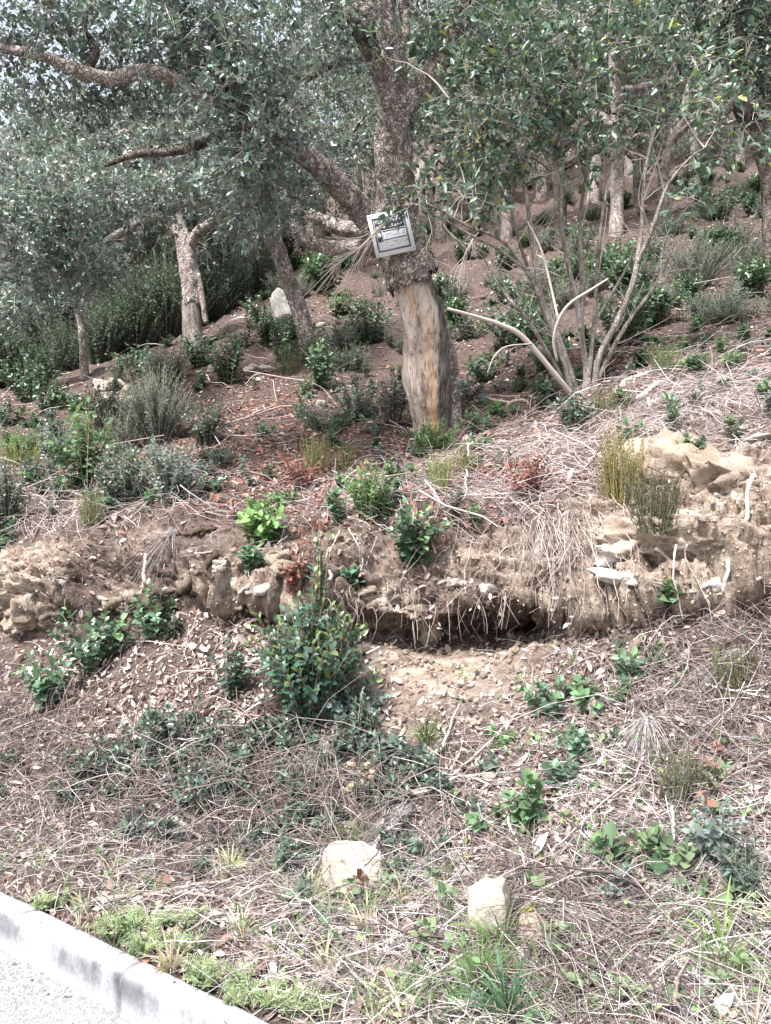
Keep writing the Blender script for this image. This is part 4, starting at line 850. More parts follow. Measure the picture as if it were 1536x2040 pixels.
# terrace
for px, py, w, h, k, lab, dn in [
 (410, 890, 85, 90, 'box', 'dark green rounded bush on the red litter terrace', 1.1), (310, 885, 140, 135, 'lav', 'wispy grey green bush with narrow leaves', 1.0), (165, 980, 115, 150, 'mint', 'fresh green bush with round leaves on the terrace', 1.0),
 (245, 1010, 130, 110, 'box', 'grey green bush beside the fresh green one', 1.0), (330, 1000, 130, 110, 'grey', 'silvery bush sprawling to the terrace edge', .9), (10, 1050, 80, 120, 'box', 'bluish bush at the terrace edge left of the heather', 1.1), (55, 800, 110, 90, 'rub', 'bright topped bush before the dark wood', 1.0),
 (95, 822, 70, 60, 'rub', 'small bush under the bright topped one', 1.0), (285, 752, 150, 60, 'rub', 'loose bush behind the heap of stones', .7), (330, 765, 90, 75, 'lav', 'narrow leaved bush beside the heap of stones', .9), (395, 732, 62, 68, 'rub', 'green bush at the foot of the upright cork oak', 1.1), (455, 765, 72, 90, 'rub', 'dark rounded bush on the small stony step', 1.2),
 (640, 775, 80, 82, 'rub', 'dark bush at the foot of the slim crooked oak', 1.2), (740, 685, 85, 85, 'rub', 'dense bush between slim oak and leaning trunk', 1.1), (680, 628, 50, 42, 'mint', 'small bright bush on the slope behind', 1.1), (712, 632, 44, 30, 'rub', 'low dark bush touching the small bright one', 1.0), (665, 690, 70, 50, 'rub', 'low bush above the dark bush of the slim oak', .8),
 (710, 840, 100, 80, 'box', 'dark grey bush left of the leaning trunk', 1.0), (650, 860, 110, 60, 'lav', 'grey sparse bush in the red litter', .8), (785, 850, 70, 95, 'box', 'bluish bush right against the leaning trunk', 1.0), (860, 905, 120, 62, 'fine', 'light green weeds at the foot of the leaning trunk', .8), (955, 865, 85, 45, 'mint', 'low green plant right of the leaning trunk', .9),
 (1145, 865, 95, 80, 'box', 'green bush in front of the strawberry tree', 1.0), (1030, 690, 140, 100, 'rub', 'wide dark bush behind the dead pale stem', 1.1), (1100, 740, 90, 60, 'rub', 'low dark bush behind the strawberry tree stems', 1.0), (1245, 690, 110, 110, 'rub', 'dark bush right of the strawberry tree stems', 1.0), (970, 760, 80, 50, 'rub', 'small dark bush between leaning trunk and strawberry tree', .8), (1020, 600, 90, 50, 'rub', 'dark bush further up between the stems', .9),
 (1230, 545, 100, 62, 'rub', 'dark rounded bush at the foot of a cork oak', 1.2), (1390, 580, 150, 100, 'lav', 'wide grey bush on the right slope', .9), (1300, 520, 90, 50, 'box', 'low bush on the right slope above the path', .9), (1460, 500, 110, 60, 'box', 'spreading bush high on the right slope', .8), (1340, 470, 100, 40, 'box', 'distant low bush among the cork oaks', .8), (1500, 560, 80, 60, 'lav', 'grey bush near the dark twisted oak', .8),
 (1150, 560, 80, 60, 'rub', 'bush seen between the pale stems', .9), (900, 600, 80, 50, 'box', 'low bush right of the sign', .8), (930, 680, 70, 50, 'box', 'low bush right of the bare trunk', .8), (590, 600, 70, 50, 'lav', 'grey wisps around the standing grey rock', .8), (520, 640, 90, 50, 'rub', 'low bush below the standing grey rock', .7), (480, 690, 70, 36, 'box', 'flat bush on the slope by the dark rounded one', .7),
 (100, 880, 70, 50, 'rub', 'small bush left of the wispy grey one', .7), (210, 860, 80, 90, 'box', 'dark bush below the heap of stones', .9), (30, 905, 90, 50, 'fine', 'bright sprigs at the terrace left end', .6), (540, 680, 50, 35, 'mint', 'little green bush near the slim oak', .8), (420, 985, 60, 36, 'rub', 'little green creeper on the terrace edge', .7), (560, 1010, 50, 28, 'mint', 'pale seedlings above the broad leaved plant', .5),
 (120, 930, 90, 80, 'grey', 'pale bush left of the fresh green one', .8), (60, 960, 70, 50, 'box', 'low bluish bush at the terrace edge', .8), (240, 905, 100, 80, 'lav', 'wispy bush below the stones beside the fresh green one', .8), (290, 960, 110, 80, 'rub', 'leafy bush between the silvery and the wispy bushes', .8), (380, 1000, 70, 50, 'grey', 'small silvery bush above the pale crest root', .7), (20, 850, 70, 50, 'rub', 'green bush before the dark wood under the bright topped one', .8), (150, 820, 60, 40, 'rub', 'small bush beside the sapling foot', .7), (440, 930, 70, 40, 'lav', 'grey wisps on the red litter terrace', .5), (235, 770, 60, 40, 'lav', 'wisps growing over the stone heap', .5), (560, 720, 60, 40, 'rub', 'small bush left of the slim crooked oak', .7), (690, 740, 80, 40, 'lav', 'grey sparse bush right of the slim oak', .6),
 (930, 800, 70, 50, 'box', 'low bush under the thick fallen branch', .6), (1090, 800, 70, 50, 'rub', 'leafy tuft at the strawberry tree foot', .8), (1320, 650, 110, 60, 'box', 'sparse bush at the upper edge of the dry thatch', .6), (1480, 640, 120, 50, 'lav', 'wispy bush above the dry thatch', .6), (1430, 440, 110, 60, 'rub', 'dark bush near the distant pale rock', .9), (1010, 830, 80, 30, 'mint', 'yellowish low plant beside the fallen branch', .7), (1370, 830, 110, 40, 'rub', 'glossy sprig lying in dry thatch above the mossy rock', .6), (1262, 900, 60, 60, 'rub', 'small green bush behind the tall heather', .8)]:
    shrub(px, py, w, h, k, lab, None, dn)
shrub(1070, 985, 150, 62, 'redd', 'heap of dry dark red leaves on dead twigs', cat='dead plant', name='dead_plant', dens=.7)
shrub(600, 975, 110, 60, 'redd', 'patch of rust red dead foliage beside the heather', cat='dead plant', name='dead_plant', dens=.5, lscale=.8)
shrub(600, 1180, 60, 110, 'redd', 'rust coloured dead sprays hanging down the bank', cat='dead plant', name='dead_plant', dens=.35, lean=(0, -.2, 0))
shrub(1230, 745, 150, 50, 'redd', 'dark red dead leaves around the strawberry tree foot', cat='dead plant', name='dead_plant', dens=.5)
HE = (.085, .115, .05)
heath(1238, 1005, 85, 150, 'tall straw tipped heather tuft beside the mossy rock', (.08, .10, .042), (.30, .24, .09), 130)
heath(1310, 1050, 110, 115, 'dark drooping heather tuft under the mossy rock', (.045, .055, .04), (.13, .12, .07), 130)
heath(625, 940, 55, 72, 'heather tuft beside the rust red foliage', HE, (.2, .19, .075), 70); heath(682, 938, 45, 62, 'short heather tuft near the feathery bush', HE, (.2, .19, .075), 60)
heath(880, 975, 45, 72, 'pale green heather tuft above the cave', (.13, .18, .075), (.24, .25, .1), 60); heath(926, 950, 50, 62, 'heather tuft next to the pale green one', (.12, .15, .07), (.24, .22, .1), 60)
heath(575, 745, 55, 66, 'dark heather tuft beside the slim crooked oak', (.06, .085, .045), (.12, .13, .06), 70); heath(1225, 830, 95, 62, 'dark heather tuft in dry thatch before the strawberry tree', (.06, .085, .045), (.14, .15, .06), 100)
heath(1330, 745, 65, 66, 'green heather tuft above the broken pale log', (.09, .13, .055), (.14, .18, .07), 70); heath(1405, 738, 50, 42, 'small heather tuft on the dry thatch', (.09, .12, .06), (.16, .17, .08), 50)
heath(180, 1045, 45, 66, 'slender heather tuft at the crest above the sandy bank', (.07, .09, .045), (.17, .18, .07), 60); heath(35, 930, 80, 50, 'yellow green heather tuft at the terrace left end', (.13, .17, .05), (.25, .27, .08), 80)
heath(1465, 1385, 85, 95, 'bushy heather tuft on the lower right slope', (.07, .09, .045), (.17, .17, .08), 110); heath(1362, 1610, 75, 105, 'dark ragged heather tuft low on the right slope', (.065, .08, .05), (.15, .15, .09), 90)
heath(755, 590, 40, 34, 'distant heather tuft behind the leaning trunk', (.05, .065, .04), (.1, .11, .06), 40); heath(300, 800, 90, 60, 'greyish heather tuft below the heap of stones', (.08, .1, .05), (.15, .16, .08), 80); heath(60, 900, 60, 40, 'short heather tuft among the terrace bushes', (.11, .14, .05), (.2, .22, .08), 50)
# lower slope greenery
for px, py, w, h, k, lab, dn in [
 (1052, 1655, 75, 95, 'mint', 'upright mint green plant on the lower slope', 1.0), (985, 1655, 80, 35, 'mint', 'low green sprigs beside the upright mint green plant', .6), (1100, 1420, 110, 60, 'rub', 'trailing green sprigs below the cave slump', .55), (1195, 1410, 110, 60, 'mint', 'fresh trailing leaves in dry straw', .5), (1255, 1350, 110, 70, 'rub', 'sparse sprigs on the pale slump', .45),
 (1175, 1500, 110, 60, 'rub', 'thin creeping greenery in the straw', .5), (1120, 1560, 70, 40, 'rub', 'small creeping sprig above the mint green plant', .5), (1280, 1740, 150, 70, 'mint', 'round leaved bramble mound on the lower right slope', .7), (1430, 1730, 140, 120, 'grey', 'grey green wormwood like bush at the lower right', .7), (1250, 1800, 90, 60, 'grey', 'small grey bush under the bramble mound', .6), (1490, 1800, 120, 110, 'lav', 'grey feathery bush in the lower right tangle', .6), (1000, 1480, 60, 30, 'fine', 'tiny yellowish sprig on the slump', .5)]:
    shrub(px, py, w, h, k, lab, None, dn, cat='plant' if k in ('mint', 'rub') else 'shrub')
bramble([(1445, 1480), (1440, 1530), (1425, 1570), (1432, 1600), (1415, 1640), (1420, 1680)], 'bramble runner with red top leaves trailing down dry grass', 10, .036, red=.25)
bramble([(1070, 1780), (1085, 1815), (1105, 1850), (1100, 1880), (1125, 1905), (1150, 1900)], 'bramble with pale round leaves beside the upright stone', 11, .034)
bramble([(860, 1740), (880, 1765), (900, 1800), (890, 1830)], 'short bramble shoot between the two pale stones', 6, .03)
bramble([(820, 1900), (850, 1895), (890, 1905), (930, 1930), (900, 1960)], 'bramble creeping on the verge below the pale stick', 11, .03)
bramble([(680, 1830), (700, 1800), (740, 1780), (780, 1790)], 'bramble shoot with dull leaves under the square stone', 7, .03, red=.3)
bramble([(1250, 1690), (1300, 1700), (1340, 1720), (1380, 1740), (1330, 1760)], 'bramble with rounded leaves over the mound', 14, .034)
bramble([(1380, 1840), (1420, 1800), (1460, 1790), (1500, 1830), (1530, 1900)], 'bramble arching in the lower right tangle', 14, .026, red=.08)
bramble([(1120, 1960), (1160, 1985), (1200, 2000), (1260, 1990), (1320, 2010)], 'bramble creeping along the verge at the lower right', 14, .026)
bramble([(1400, 1960), (1440, 1940), (1490, 1960), (1530, 1990)], 'bramble rambling at the lowest right verge', 10, .026)
# weeds and grass by the kerb
for px, py, w, h, lab in [(235, 1868, 90, 56, 'pale feathery weeds against the kerb near its joint'), (320, 1905, 110, 52, 'pale feathery weeds along the kerb beside dry grass'), (430, 1968, 110, 56, 'lush feathery weeds leaning on the kerb'), (505, 2000, 110, 52, 'feathery weeds next to the lush ones on the kerb'), (590, 2032, 100, 62, 'feathery weeds at the end of the visible kerb'), (365, 1850, 80, 40, 'small feathery weeds behind the kerb'), (100, 1812, 30, 40, 'single pale weed sprouting by the kerb'), (860, 1990, 120, 36, 'low pale weeds on the stony verge'), (1130, 2020, 120, 40, 'low yellowish weeds by the blue green grass')]:
    weed(px, py, w, h * .8, lab, n=5 if w < 50 else 11)
grass(960, 1985, .22, 90, 'fresh grass tuft on the verge below the upright stone'); grass(1010, 2035, .2, 110, 'blue green grass tuft on the verge', (.10, .18, .11), .004); grass(1000, 1905, .2, 40, 'thin grass blades in front of the upright stone')
grass(340, 1930, .14, 40, 'dry straw tuft among kerb weeds', (.42, .36, .25)); grass(620, 1800, .14, 60, 'half dry grass tuft left of the square stone', (.3, .31, .2)); grass(460, 1740, .14, 60, 'yellowing grass tuft under the dead twigs', (.34, .34, .2)); grass(1440, 1900, .24, 14, 'long bright grass blades in the lower right tangle', (.2, .3, .08), .004); grass(850, 1480, .16, 60, 'short green grass tuft at the foot of the slump', (.15, .19, .08))
grass(48, 1975, .09, 50, 'dry little tuft growing where kerb meets road', (.4, .33, .25)); grass(1015, 1850, .18, 12, 'few tall yellow green blades beside the upright stone', (.4, .42, .1), .004); grass(690, 1690, .16, 50, 'green grass tuft behind the square stone', (.16, .22, .09)); grass(1430, 1960, .2, 40, 'grass tuft at the lowest right verge', (.16, .22, .1))

# dark thicket left, behind the terrace
thk = MB(); thl = MB(); shrub_geo(np.array([0, 0, 0.]), 1.8, 2.0, 'box', 230, thl, thk, (0, 0, 0), 0, 1, 2.2, .003)
T0 = thing('thicket_bush', (0, 0, 0), 'bush', 'shrub'); thk.build('stems', M_STEM, T0, kind='stuff'); thl.build('foliage', M_SOFT, T0, kind='stuff')
fst = True
for px, d, s in [(-40, 10.6, .7), (40, 10.9, .75), (120, 11.2, .8), (200, 10.9, .75), (270, 11.2, .8), (330, 11.4, .7), (90, 12.2, 1.1), (180, 12.4, 1.15), (0, 12.2, 1.1), (260, 12.6, 1.1), (340, 12.6, 1.0), (420, 13.2, .9), (470, 13.4, .9), (-110, 11.5, 1.0), (520, 14.2, .8), (300, 14, 1.5), (150, 14, 1.5), (20, 14, 1.5), (400, 15, 1.4), (480, 16, 1.4), (560, 16.5, 1.1)]:
    s *= rng.uniform(.55, 1.05); loc = drop((px-CX)/F*d, d); lab, grp = 'dark thicket bush in the shaded wood behind the pale sapling', 'thicket behind the terrace'
    if fst: T0.location = tuple(loc); T0.scale = (s,)*3; T0['label'] = lab; T0['group'] = grp; fst = False
    else: copy_tree(T0, loc, rng.uniform(0, 6.28), s, lab, grp)
# small undergrowth bushes on the wooded slopes
uk = MB(); ul = MB(); shrub_geo(np.array([0, 0, 0.]), .7, .5, 'rub', 50, ul, uk, (0, 0, 0), 0, 1, 1.3)
U0 = thing('undergrowth_bush', (0, 0, 0), 'bush', 'shrub'); uk.build('stems', M_STEM, U0, kind='stuff'); ul.build('foliage', M_LEAF, U0, kind='stuff')
ul2, uk2 = MB(), MB(); shrub_geo(np.array([0, 0, 0.]), .7, .45, 'lav', 40, ul2, uk2, (0, 0, 0), 0, 1, 1.6)
U1 = thing('undergrowth_bush', (0, 0, 0), 'bush', 'shrub'); uk2.build('stems', M_STEM, U1, kind='stuff'); ul2.build('foliage', M_SOFT, U1, kind='stuff')
pu, nu, iu, ju = scatter(250, (rk > 8.6) & (px_col > 520)[None], -.55, .6, 11.8); fst = [True, True]
for k, p in enumerate(pu):
    v = k % 2; s = rng.uniform(.35, 1.0) * (1 if rng.random() < .85 else 1.3); U = (U0, U1)[v]; lab = ('low dark glossy undergrowth bush on the wooded upper slope', 'low grey wispy undergrowth bush on the wooded upper slope')[v]; grp = ('dark undergrowth on the upper slope', 'grey undergrowth on the upper slope')[v]
    if fst[v]: U.location = tuple(p); U.scale = (s,)*3; U['label'] = lab; U['group'] = grp; fst[v] = False
    else: copy_tree(U, p, rng.uniform(0, 6.28), s, lab, grp)

# ------------------------------------------------------------------ stones
stone(714, 1768, 150, 74, 'square pale stone half buried in dry grass', depthr=.8, sink=.25, rot=.3, rough=.2)
stone(984, 1880, 100, 135, 'upright pale stone standing on the verge', depthr=.8, sink=.2, rough=.2)
stone(1068, 1892, 70, 70, 'earthy stone beside the upright pale stone', M_CLOD, sink=.3)
stone(652, 1952, 42, 26, 'small white stone on the verge below the square stone'); stone(822, 2010, 34, 26, 'little pale stone among verge weeds'); stone(1045, 1988, 30, 26, 'little pale stone beside the grass tuft'); stone(768, 1945, 60, 24, 'flat earthy stone by the fallen pale stick', M_CLOD)
stone(560, 640, 52, 78, 'standing grey rock behind the slim crooked oak', M_GREYR, cat='rock', name='rock')
for px, py, w, h, lab in [(200, 780, 42, 30, 'broad stone at the top of the stone heap'), (232, 775, 40, 34, 'rounded stone in the middle of the stone heap'), (258, 785, 30, 24, 'small stone at the end of the stone heap'), (222, 796, 44, 26, 'flat stone low in the stone heap'), (262, 800, 26, 18, 'chip of stone beside the heap'), (240, 815, 36, 22, 'stone fallen below the heap'), (248, 838, 26, 16, 'small stone lying below the fallen one')]: stone(px, py, w, h, lab, M_STONE, group='heap of stones')
for px, py, w, h, lab in [(500, 738, 40, 20, 'left stone of the small stony step'), (530, 742, 34, 20, 'right stone of the small stony step'), (515, 760, 26, 14, 'stone below the small stony step'), (425, 740, 26, 18, 'stone beside the dark rounded bush'), (640, 815, 34, 22, 'grey stone in the red litter'), (1395, 440, 60, 26, 'pale rock among the distant bushes'), (640, 650, 18, 12, 'little white stone on the slope by the slim oak')]: stone(px, py, w, h, lab, M_STONE)
def brock(px, py, w, h, label, m, seed_rough=.3, deep=.7, out=0.0, name='boulder', rotz=0.0):
    "rock embedded in the bank, centred on a pixel of its face"
    b, n = at(px, py); d = b[1]; W = w*mpp(d)/2; H = h*mpp(d)/2; nrock[0] += 1
    V, Fc = rock_geo((0, 0, 0), (W, W*deep, H), 31 + nrock[0]*13, rough=seed_rough, sub=4, cuts=6, rot=0.0, boxy=.8); c_, s_ = math.cos(rotz), math.sin(rotz)
    V = V @ np.array([[c_, 0, -s_], [0, 1, 0], [s_, 0, c_]]); Sx = V * np.array([1, 1, 3.]); V = V + norm(V) * (fbm(Sx * 1.3 + nrock[0], 9, 5, 6, .65) * .11 * min(1, W/.2))[:, None]
    mb = MB(); mb.add(V + b + np.array([0, W*deep*.45 - out, 0]), Fc); return own(name, mb, m, b, label, 'rock', smooth=True)
brock(1385, 935, 235, 130, 'big mossy rock bulging from the right bank', M_BOULD, .42, .8, -.06, rotz=.2)
brock(1475, 965, 210, 130, 'broad eroded rock face right of the mossy rock', M_CLOD, .5, .7, -.06, rotz=.1); brock(1420, 1070, 260, 110, 'layered eroded rock face under the mossy rock', M_CLOD, .5, .6, -.08); brock(1275, 1075, 150, 90, 'crumbling ochre rock under the dark heather', M_CLOD, .5, .6, -.05)
brock(860, 1255, 44, 80, 'sandy pillar standing in the cave mouth', M_CLOD, .6, .8, .03, 'sandy_pillar')
# angular layered blocks that make up the bank: pieces of the hillside
def block_meshes(m, n=5, s0=200):
    out = []
    for q in range(n):
        V, Fc = rock_geo((0, 0, 0), (1, .8, .7), s0 + q * 3, rough=.5, sub=3, cuts=9, boxy=.5, rot=0.0); k = MB(); k.add(V, Fc); out.append(k.mesh('rock_piece', m))
    return out
BLO, BLW = block_meshes(M_CLOD), block_meshes(M_LIME, 5, 300)
def piece(p, n, s, meshes, parent, off):
    o = bpy.data.objects.new('rock_piece', meshes[int(rng.integers(0, len(meshes)))]); col.objects.link(o); o.parent = parent; q = p + n * s * off - np.array(parent.location)
    o.location = tuple(q); o.rotation_euler = (rng.normal(0, .25), rng.normal(-.12, .25), rng.normal(0, .5)); sx = np.exp(rng.normal(0, .25, 3)); o.scale = tuple(s * sx * np.array([1.25, .9, .85])); return o
pk, nk, ik, jk = scatter(150, np.clip(bare, 0, 1) ** 2 * (rk > 3.9) * (rk < 6.9), -.2, .56, 8)
for p, n in zip(pk, nk): piece(p, n, np.exp(rng.normal(-3.6, .5)), BLW if rng.random() < .15 else BLO, hill, rng.uniform(-.75, -.3))
def ledge(path, label, meshes, n, s, name='rock_ledge'):
    q = [at(*a) for a in path]; cu = spline([a[0] for a in q], 60); t = thing(name, cu[30], label, 'rock')
    for k in range(n):
        i = int(k / n * 59); piece(cu[i] + rng.normal(size=3) * s * .35, q[len(q)//2][1], s * rng.uniform(.6, 1.3), meshes, t, rng.uniform(-.7, -.1))
brock(1240, 1105, 110, 56, 'white crusted ledge under the dark heather', M_LIME, .55, .6, -.02, 'rock_ledge'); brock(1300, 1160, 190, 50, 'long white crusted ledge low in the right bank', M_LIME, .55, .45, -.02, 'rock_ledge', .22); brock(1425, 1158, 150, 44, 'pale ledge continuing the long white one', M_LIME, .55, .45, -.03, 'rock_ledge', -.1)
ledge([(430, 1130), (465, 1155), (505, 1182), (545, 1195)], 'white crusted slab slanting below the broad leaved plant', BLW, 16, .034)
ledge([(540, 1120), (580, 1135), (620, 1140)], 'brown earthy rock above the slanting white slab', BLO, 10, .06)
ledge([(60, 1180), (130, 1170), (190, 1180), (230, 1200)], 'pale blocks stuck in the sandy bank', BLW, 4, .04)
ledge([(870, 1150), (930, 1165), (980, 1180)], 'whitish crumbly overhang over the cave', BLW, 12, .04)
ledge([(660, 1150), (730, 1180), (800, 1195), (850, 1215)], 'crumbly ochre outcrop over the cave', BLO, 16, .045)
ledge([(1480, 860), (1505, 880), (1530, 890)], 'pale crumbling rock at the right bank top', BLW, 9, .04)
# crumbled rubble below the cave: the bigger clods are single stones, the rest is rubble
clod = [MB() for _ in range(4)]; cme = []
for q, m in enumerate(clod): V, Fc = rock_geo((0, 0, 0), (1, .85, .7), 70 + q, sub=2, cuts=9, rough=.5, boxy=.7); m.add(V, Fc); cme.append(m.mesh('clod', M_CLOD))
pz, nz_, iz, jz = scatter(150, np.clip(blob(900, 2.95, 260, .35) + .7*blob(1180, 3.0, 120, .3) + .25*blob(480, 2.9, 90, .3), 0, 1), -.5, .55, 5)
for p, n in zip(pz, nz_):
    o = bpy.data.objects.new('clod', cme[rng.integers(0, 4)]); col.objects.link(o); s = rng.uniform(.009, .024) * (1.5 if rng.random() < .1 else 1); o.location = tuple(p + n*s*.35); o.scale = (s, s, s); o.rotation_euler = tuple(rng.uniform(0, 6.28, 3))
    tag(o, 'ochre clod of crumbled earth lying below the cave', 'clod', 'clods below the cave')
rb = MB(); bm = bmesh.new(); bmesh.ops.create_icosphere(bm, subdivisions=1, radius=1); v1 = np.array([v.co[:] for v in bm.verts]); f1 = np.array([[v.index for v in f.verts] for f in bm.faces]); bm.free()
def pebbles(mb, dens, n, s0, s1, tmin=-.6, tmax=.6):
    p, nn_, i, j = scatter(n, dens, tmin, tmax, 9); s = rng.uniform(s0, s1, (n, 1, 1)); V = v1[None] * (1 + .35*rng.normal(size=(n, 12, 1))*.6) * s * rng.uniform(.5, 1.1, (n, 1, 3)) + p[:, None]
    mb.add(V, (f1[None] + (np.arange(n)*12)[:, None, None]).reshape(-1, 3))
pebbles(rb, np.clip(bare, 0, 1) ** 2 * (rk < 7.5) + .03, 2600, .004, .014); tag(rb.build('rubble', M_CLOD), 'loose ochre crumbs and pebbles strewn over the bank', 'rubble', kind='stuff')

# ------------------------------------------------------------------ sticks, roots and fallen branches
def stick(path, r, label, c=(.5, .43, .38), lift=.012, name='stick', cat='stick', depths=None, sides=7, group=None, m=M_TWIG, taper=.5, side=0):
    pp = []
    for i, p in enumerate(path):
        if depths: pp.append(pt(*p, depths[i]))
        else: q, n = at(*p); pp.append(q + n * lift)
    c = np.asarray(c) * .72; r = r * .85; pp = np.array(pp); mb = MB(); n = 24; c_ = spline(pp, n) ; L_ = np.linalg.norm(pp[-1] - pp[0]); c_ = c_ + np.stack([fbm(c_ + q * 9, 6, 3, q) for q in range(3)], -1) * L_ * .06; c_[1:-1] += rng.normal(size=(n-2, 3)) * r * .25
    tubes(mb, c_[None], np.linspace(r, r*taper, n)[None] * (1 + .12*rng.normal(size=(1, n))), sides, np.asarray(c, float), cap=True)
    if side:
        for q in range(side):
            a = c_[rng.integers(6, n-2)]; e = a + norm(c_[-1]-c_[0]+rng.normal(size=3)*.5*np.linalg.norm(c_[-1]-c_[0]))*rng.uniform(.06, .2); tubes(mb, bez(a[None], ((a+e)/2+rng.normal(size=3)*.01)[None], e[None], 5), np.linspace(r*.5, r*.2, 5)[None], 4, np.asarray(c, float))
    return own(name, mb, m, pp[0], label, cat, group, smooth=True)
d_ = at(1440, 1180)[0][1]
stick([(1503, 945), (1480, 1040), (1452, 1130), (1440, 1180)], .011, 'long white stick leaning against the right bank', (.72, .69, .66), depths=[d_+.12, d_+.02, d_-.03, d_-.01], taper=.8)
stick([(888, 765), (920, 785), (960, 800), (1010, 806), (1052, 806)], .018, 'thick fallen branch lying right of the leaning trunk', (.4, .34, .27), taper=.7)
stick([(860, 880), (920, 862), (985, 850)], .012, 'fallen stick below the leaning trunk', (.55, .48, .42)); stick([(948, 878), (1000, 855), (1060, 828)], .011, 'straight fallen stick beside the thick fallen branch', (.46, .36, .31))
stick([(822, 862), (845, 905), (868, 930)], .010, 'pale curved stick at the foot of the leaning trunk', (.62, .55, .49)); stick([(868, 985), (880, 1010), (890, 1035)], .009, 'pale stick poking over the crest', (.6, .54, .48)); stick([(944, 885), (938, 940), (932, 1000)], .010, 'thin upright stick beside the heather tufts', (.6, .52, .46), lift=.05)
stick([(1275, 800), (1300, 775), (1330, 760)], .022, 'broken pale log above the mossy rock', (.68, .6, .5), taper=.8); stick([(1240, 770), (1262, 757), (1295, 745)], .026, 'pale splintered log beside the strawberry tree', (.66, .58, .5), taper=.9)
stick([(1285, 885), (1298, 860), (1306, 838)], .012, 'short brown stick behind the tall heather', (.4, .33, .28)); stick([(1290, 800), (1305, 830), (1330, 845)], .012, 'grey stick lying in the dry thatch', (.6, .57, .55))
stick([(450, 850), (500, 832), (548, 812)], .012, 'straight stick lying across the red litter', (.5, .42, .36)); stick([(352, 995), (310, 1000), (260, 1012)], .008, 'thin stick at the silvery bush', (.5, .44, .4))
RT = (.5, .41, .36)
stick([(436, 1105), (408, 1135), (380, 1165), (350, 1190), (328, 1218)], .024, 'thick pale root slanting down the bank', RT, .02, 'root', 'root', taper=.8, side=2, m=M_SMOOTH); stick([(425, 1150), (400, 1140), (372, 1180), (352, 1200)], .014, 'forked pale root beside the thick one', RT, .02, 'root', 'root', m=M_SMOOTH)
stick([(290, 1105), (291, 1140), (287, 1180), (272, 1230)], .014, 'thin upright root on the sandy bank', (.46, .36, .32), .015, 'root', 'root', taper=.8); stick([(318, 1082), (360, 1065), (400, 1058), (432, 1052)], .02, 'pale root lying along the crest', (.5, .42, .36), .015, 'root', 'root', taper=.7, m=M_SMOOTH); stick([(375, 1100), (400, 1102), (425, 1098)], .012, 'short root below the crest', (.46, .36, .3), .01, 'root', 'root')
stick([(655, 1152), (662, 1110), (682, 1062)], .010, 'brown stick hanging down the bank', (.5, .42, .37), .03); stick([(640, 1130), (652, 1095), (660, 1060)], .008, 'thin stick beside the hanging brown one', (.5, .42, .37), .03); stick([(690, 1062), (712, 1110), (722, 1150)], .005, 'thin curved root tip by the feathery bush', (.5, .44, .4), .03, 'root', 'root')
stick([(1358, 1070), (1358, 1140), (1362, 1250)], .0065, 'thin upright dead stem before the long ledge', (.6, .53, .49), .05); stick([(1376, 1068), (1380, 1130), (1392, 1200)], .005, 'second thin dead stem before the long ledge', (.56, .5, .46), .05); stick([(1312, 1085), (1335, 1110), (1355, 1140)], .009, 'forked dead stem on the right bank', (.6, .53, .49), .03, side=3)
stick([(704, 1877), (760, 1895), (815, 1922), (877, 1948)], .012, 'pale stick lying on the verge', (.6, .55, .49)); stick([(350, 1795), (420, 1806), (520, 1802), (700, 1815)], .008, 'long brown stick along the verge', (.36, .29, .25), .02); stick([(210, 1800), (300, 1788), (380, 1775), (440, 1778)], .011, 'fallen brown branch behind the kerb', (.42, .33, .29), .02, side=4)
stick([(345, 1635), (380, 1660), (415, 1690), (430, 1710)], .011, 'pale bent stick in the dead twigs', (.6, .52, .46), .03); stick([(470, 1640), (472, 1670), (468, 1700)], .009, 'short knobbly stick in the dead twigs', (.55, .45, .39), .03); stick([(570, 1675), (600, 1650), (640, 1622)], .008, 'pale stick pointing at the withered sprig', (.6, .52, .46), .03); stick([(240, 1528), (290, 1545), (345, 1565)], .007, 'thin reddish stick on the litter slope', (.46, .33, .29), .03)
stick([(360, 1880), (420, 1848), (560, 1835), (640, 1800), (720, 1775)], .006, 'long thin branch curving over the verge', (.42, .35, .31), .04); stick([(1016, 1630), (1030, 1680), (1046, 1740), (1050, 1800)], .007, 'thin pale stem beside the mint green plant', (.62, .55, .49), .06); stick([(1020, 1858), (1090, 1805), (1150, 1770), (1210, 1735)], .009, 'pale stick propped on the upright stone', (.6, .54, .49), .05); stick([(1090, 1690), (1110, 1740), (1140, 1790)], .005, 'dark thin stick crossing the pale one', (.36, .28, .26), .06)
stick([(1165, 1545), (1215, 1553), (1262, 1550)], .005, 'thin white twig on the lower slope', (.66, .6, .56), .04); stick([(885, 1500), (905, 1450), (918, 1410)], .009, 'stick at the side of the slump', (.52, .45, .41), .03); stick([(905, 1555), (960, 1500), (1010, 1450)], .007, 'straw coloured stick on the lower slope', (.55, .48, .43), .03); stick([(1410, 1385), (1470, 1392), (1536, 1405)], .008, 'white twig at the bushy heather', (.68, .64, .61), .06, side=5); stick([(765, 1285), (785, 1262), (800, 1240)], .008, 'dark stick at the left of the cave', (.3, .25, .2), .02)
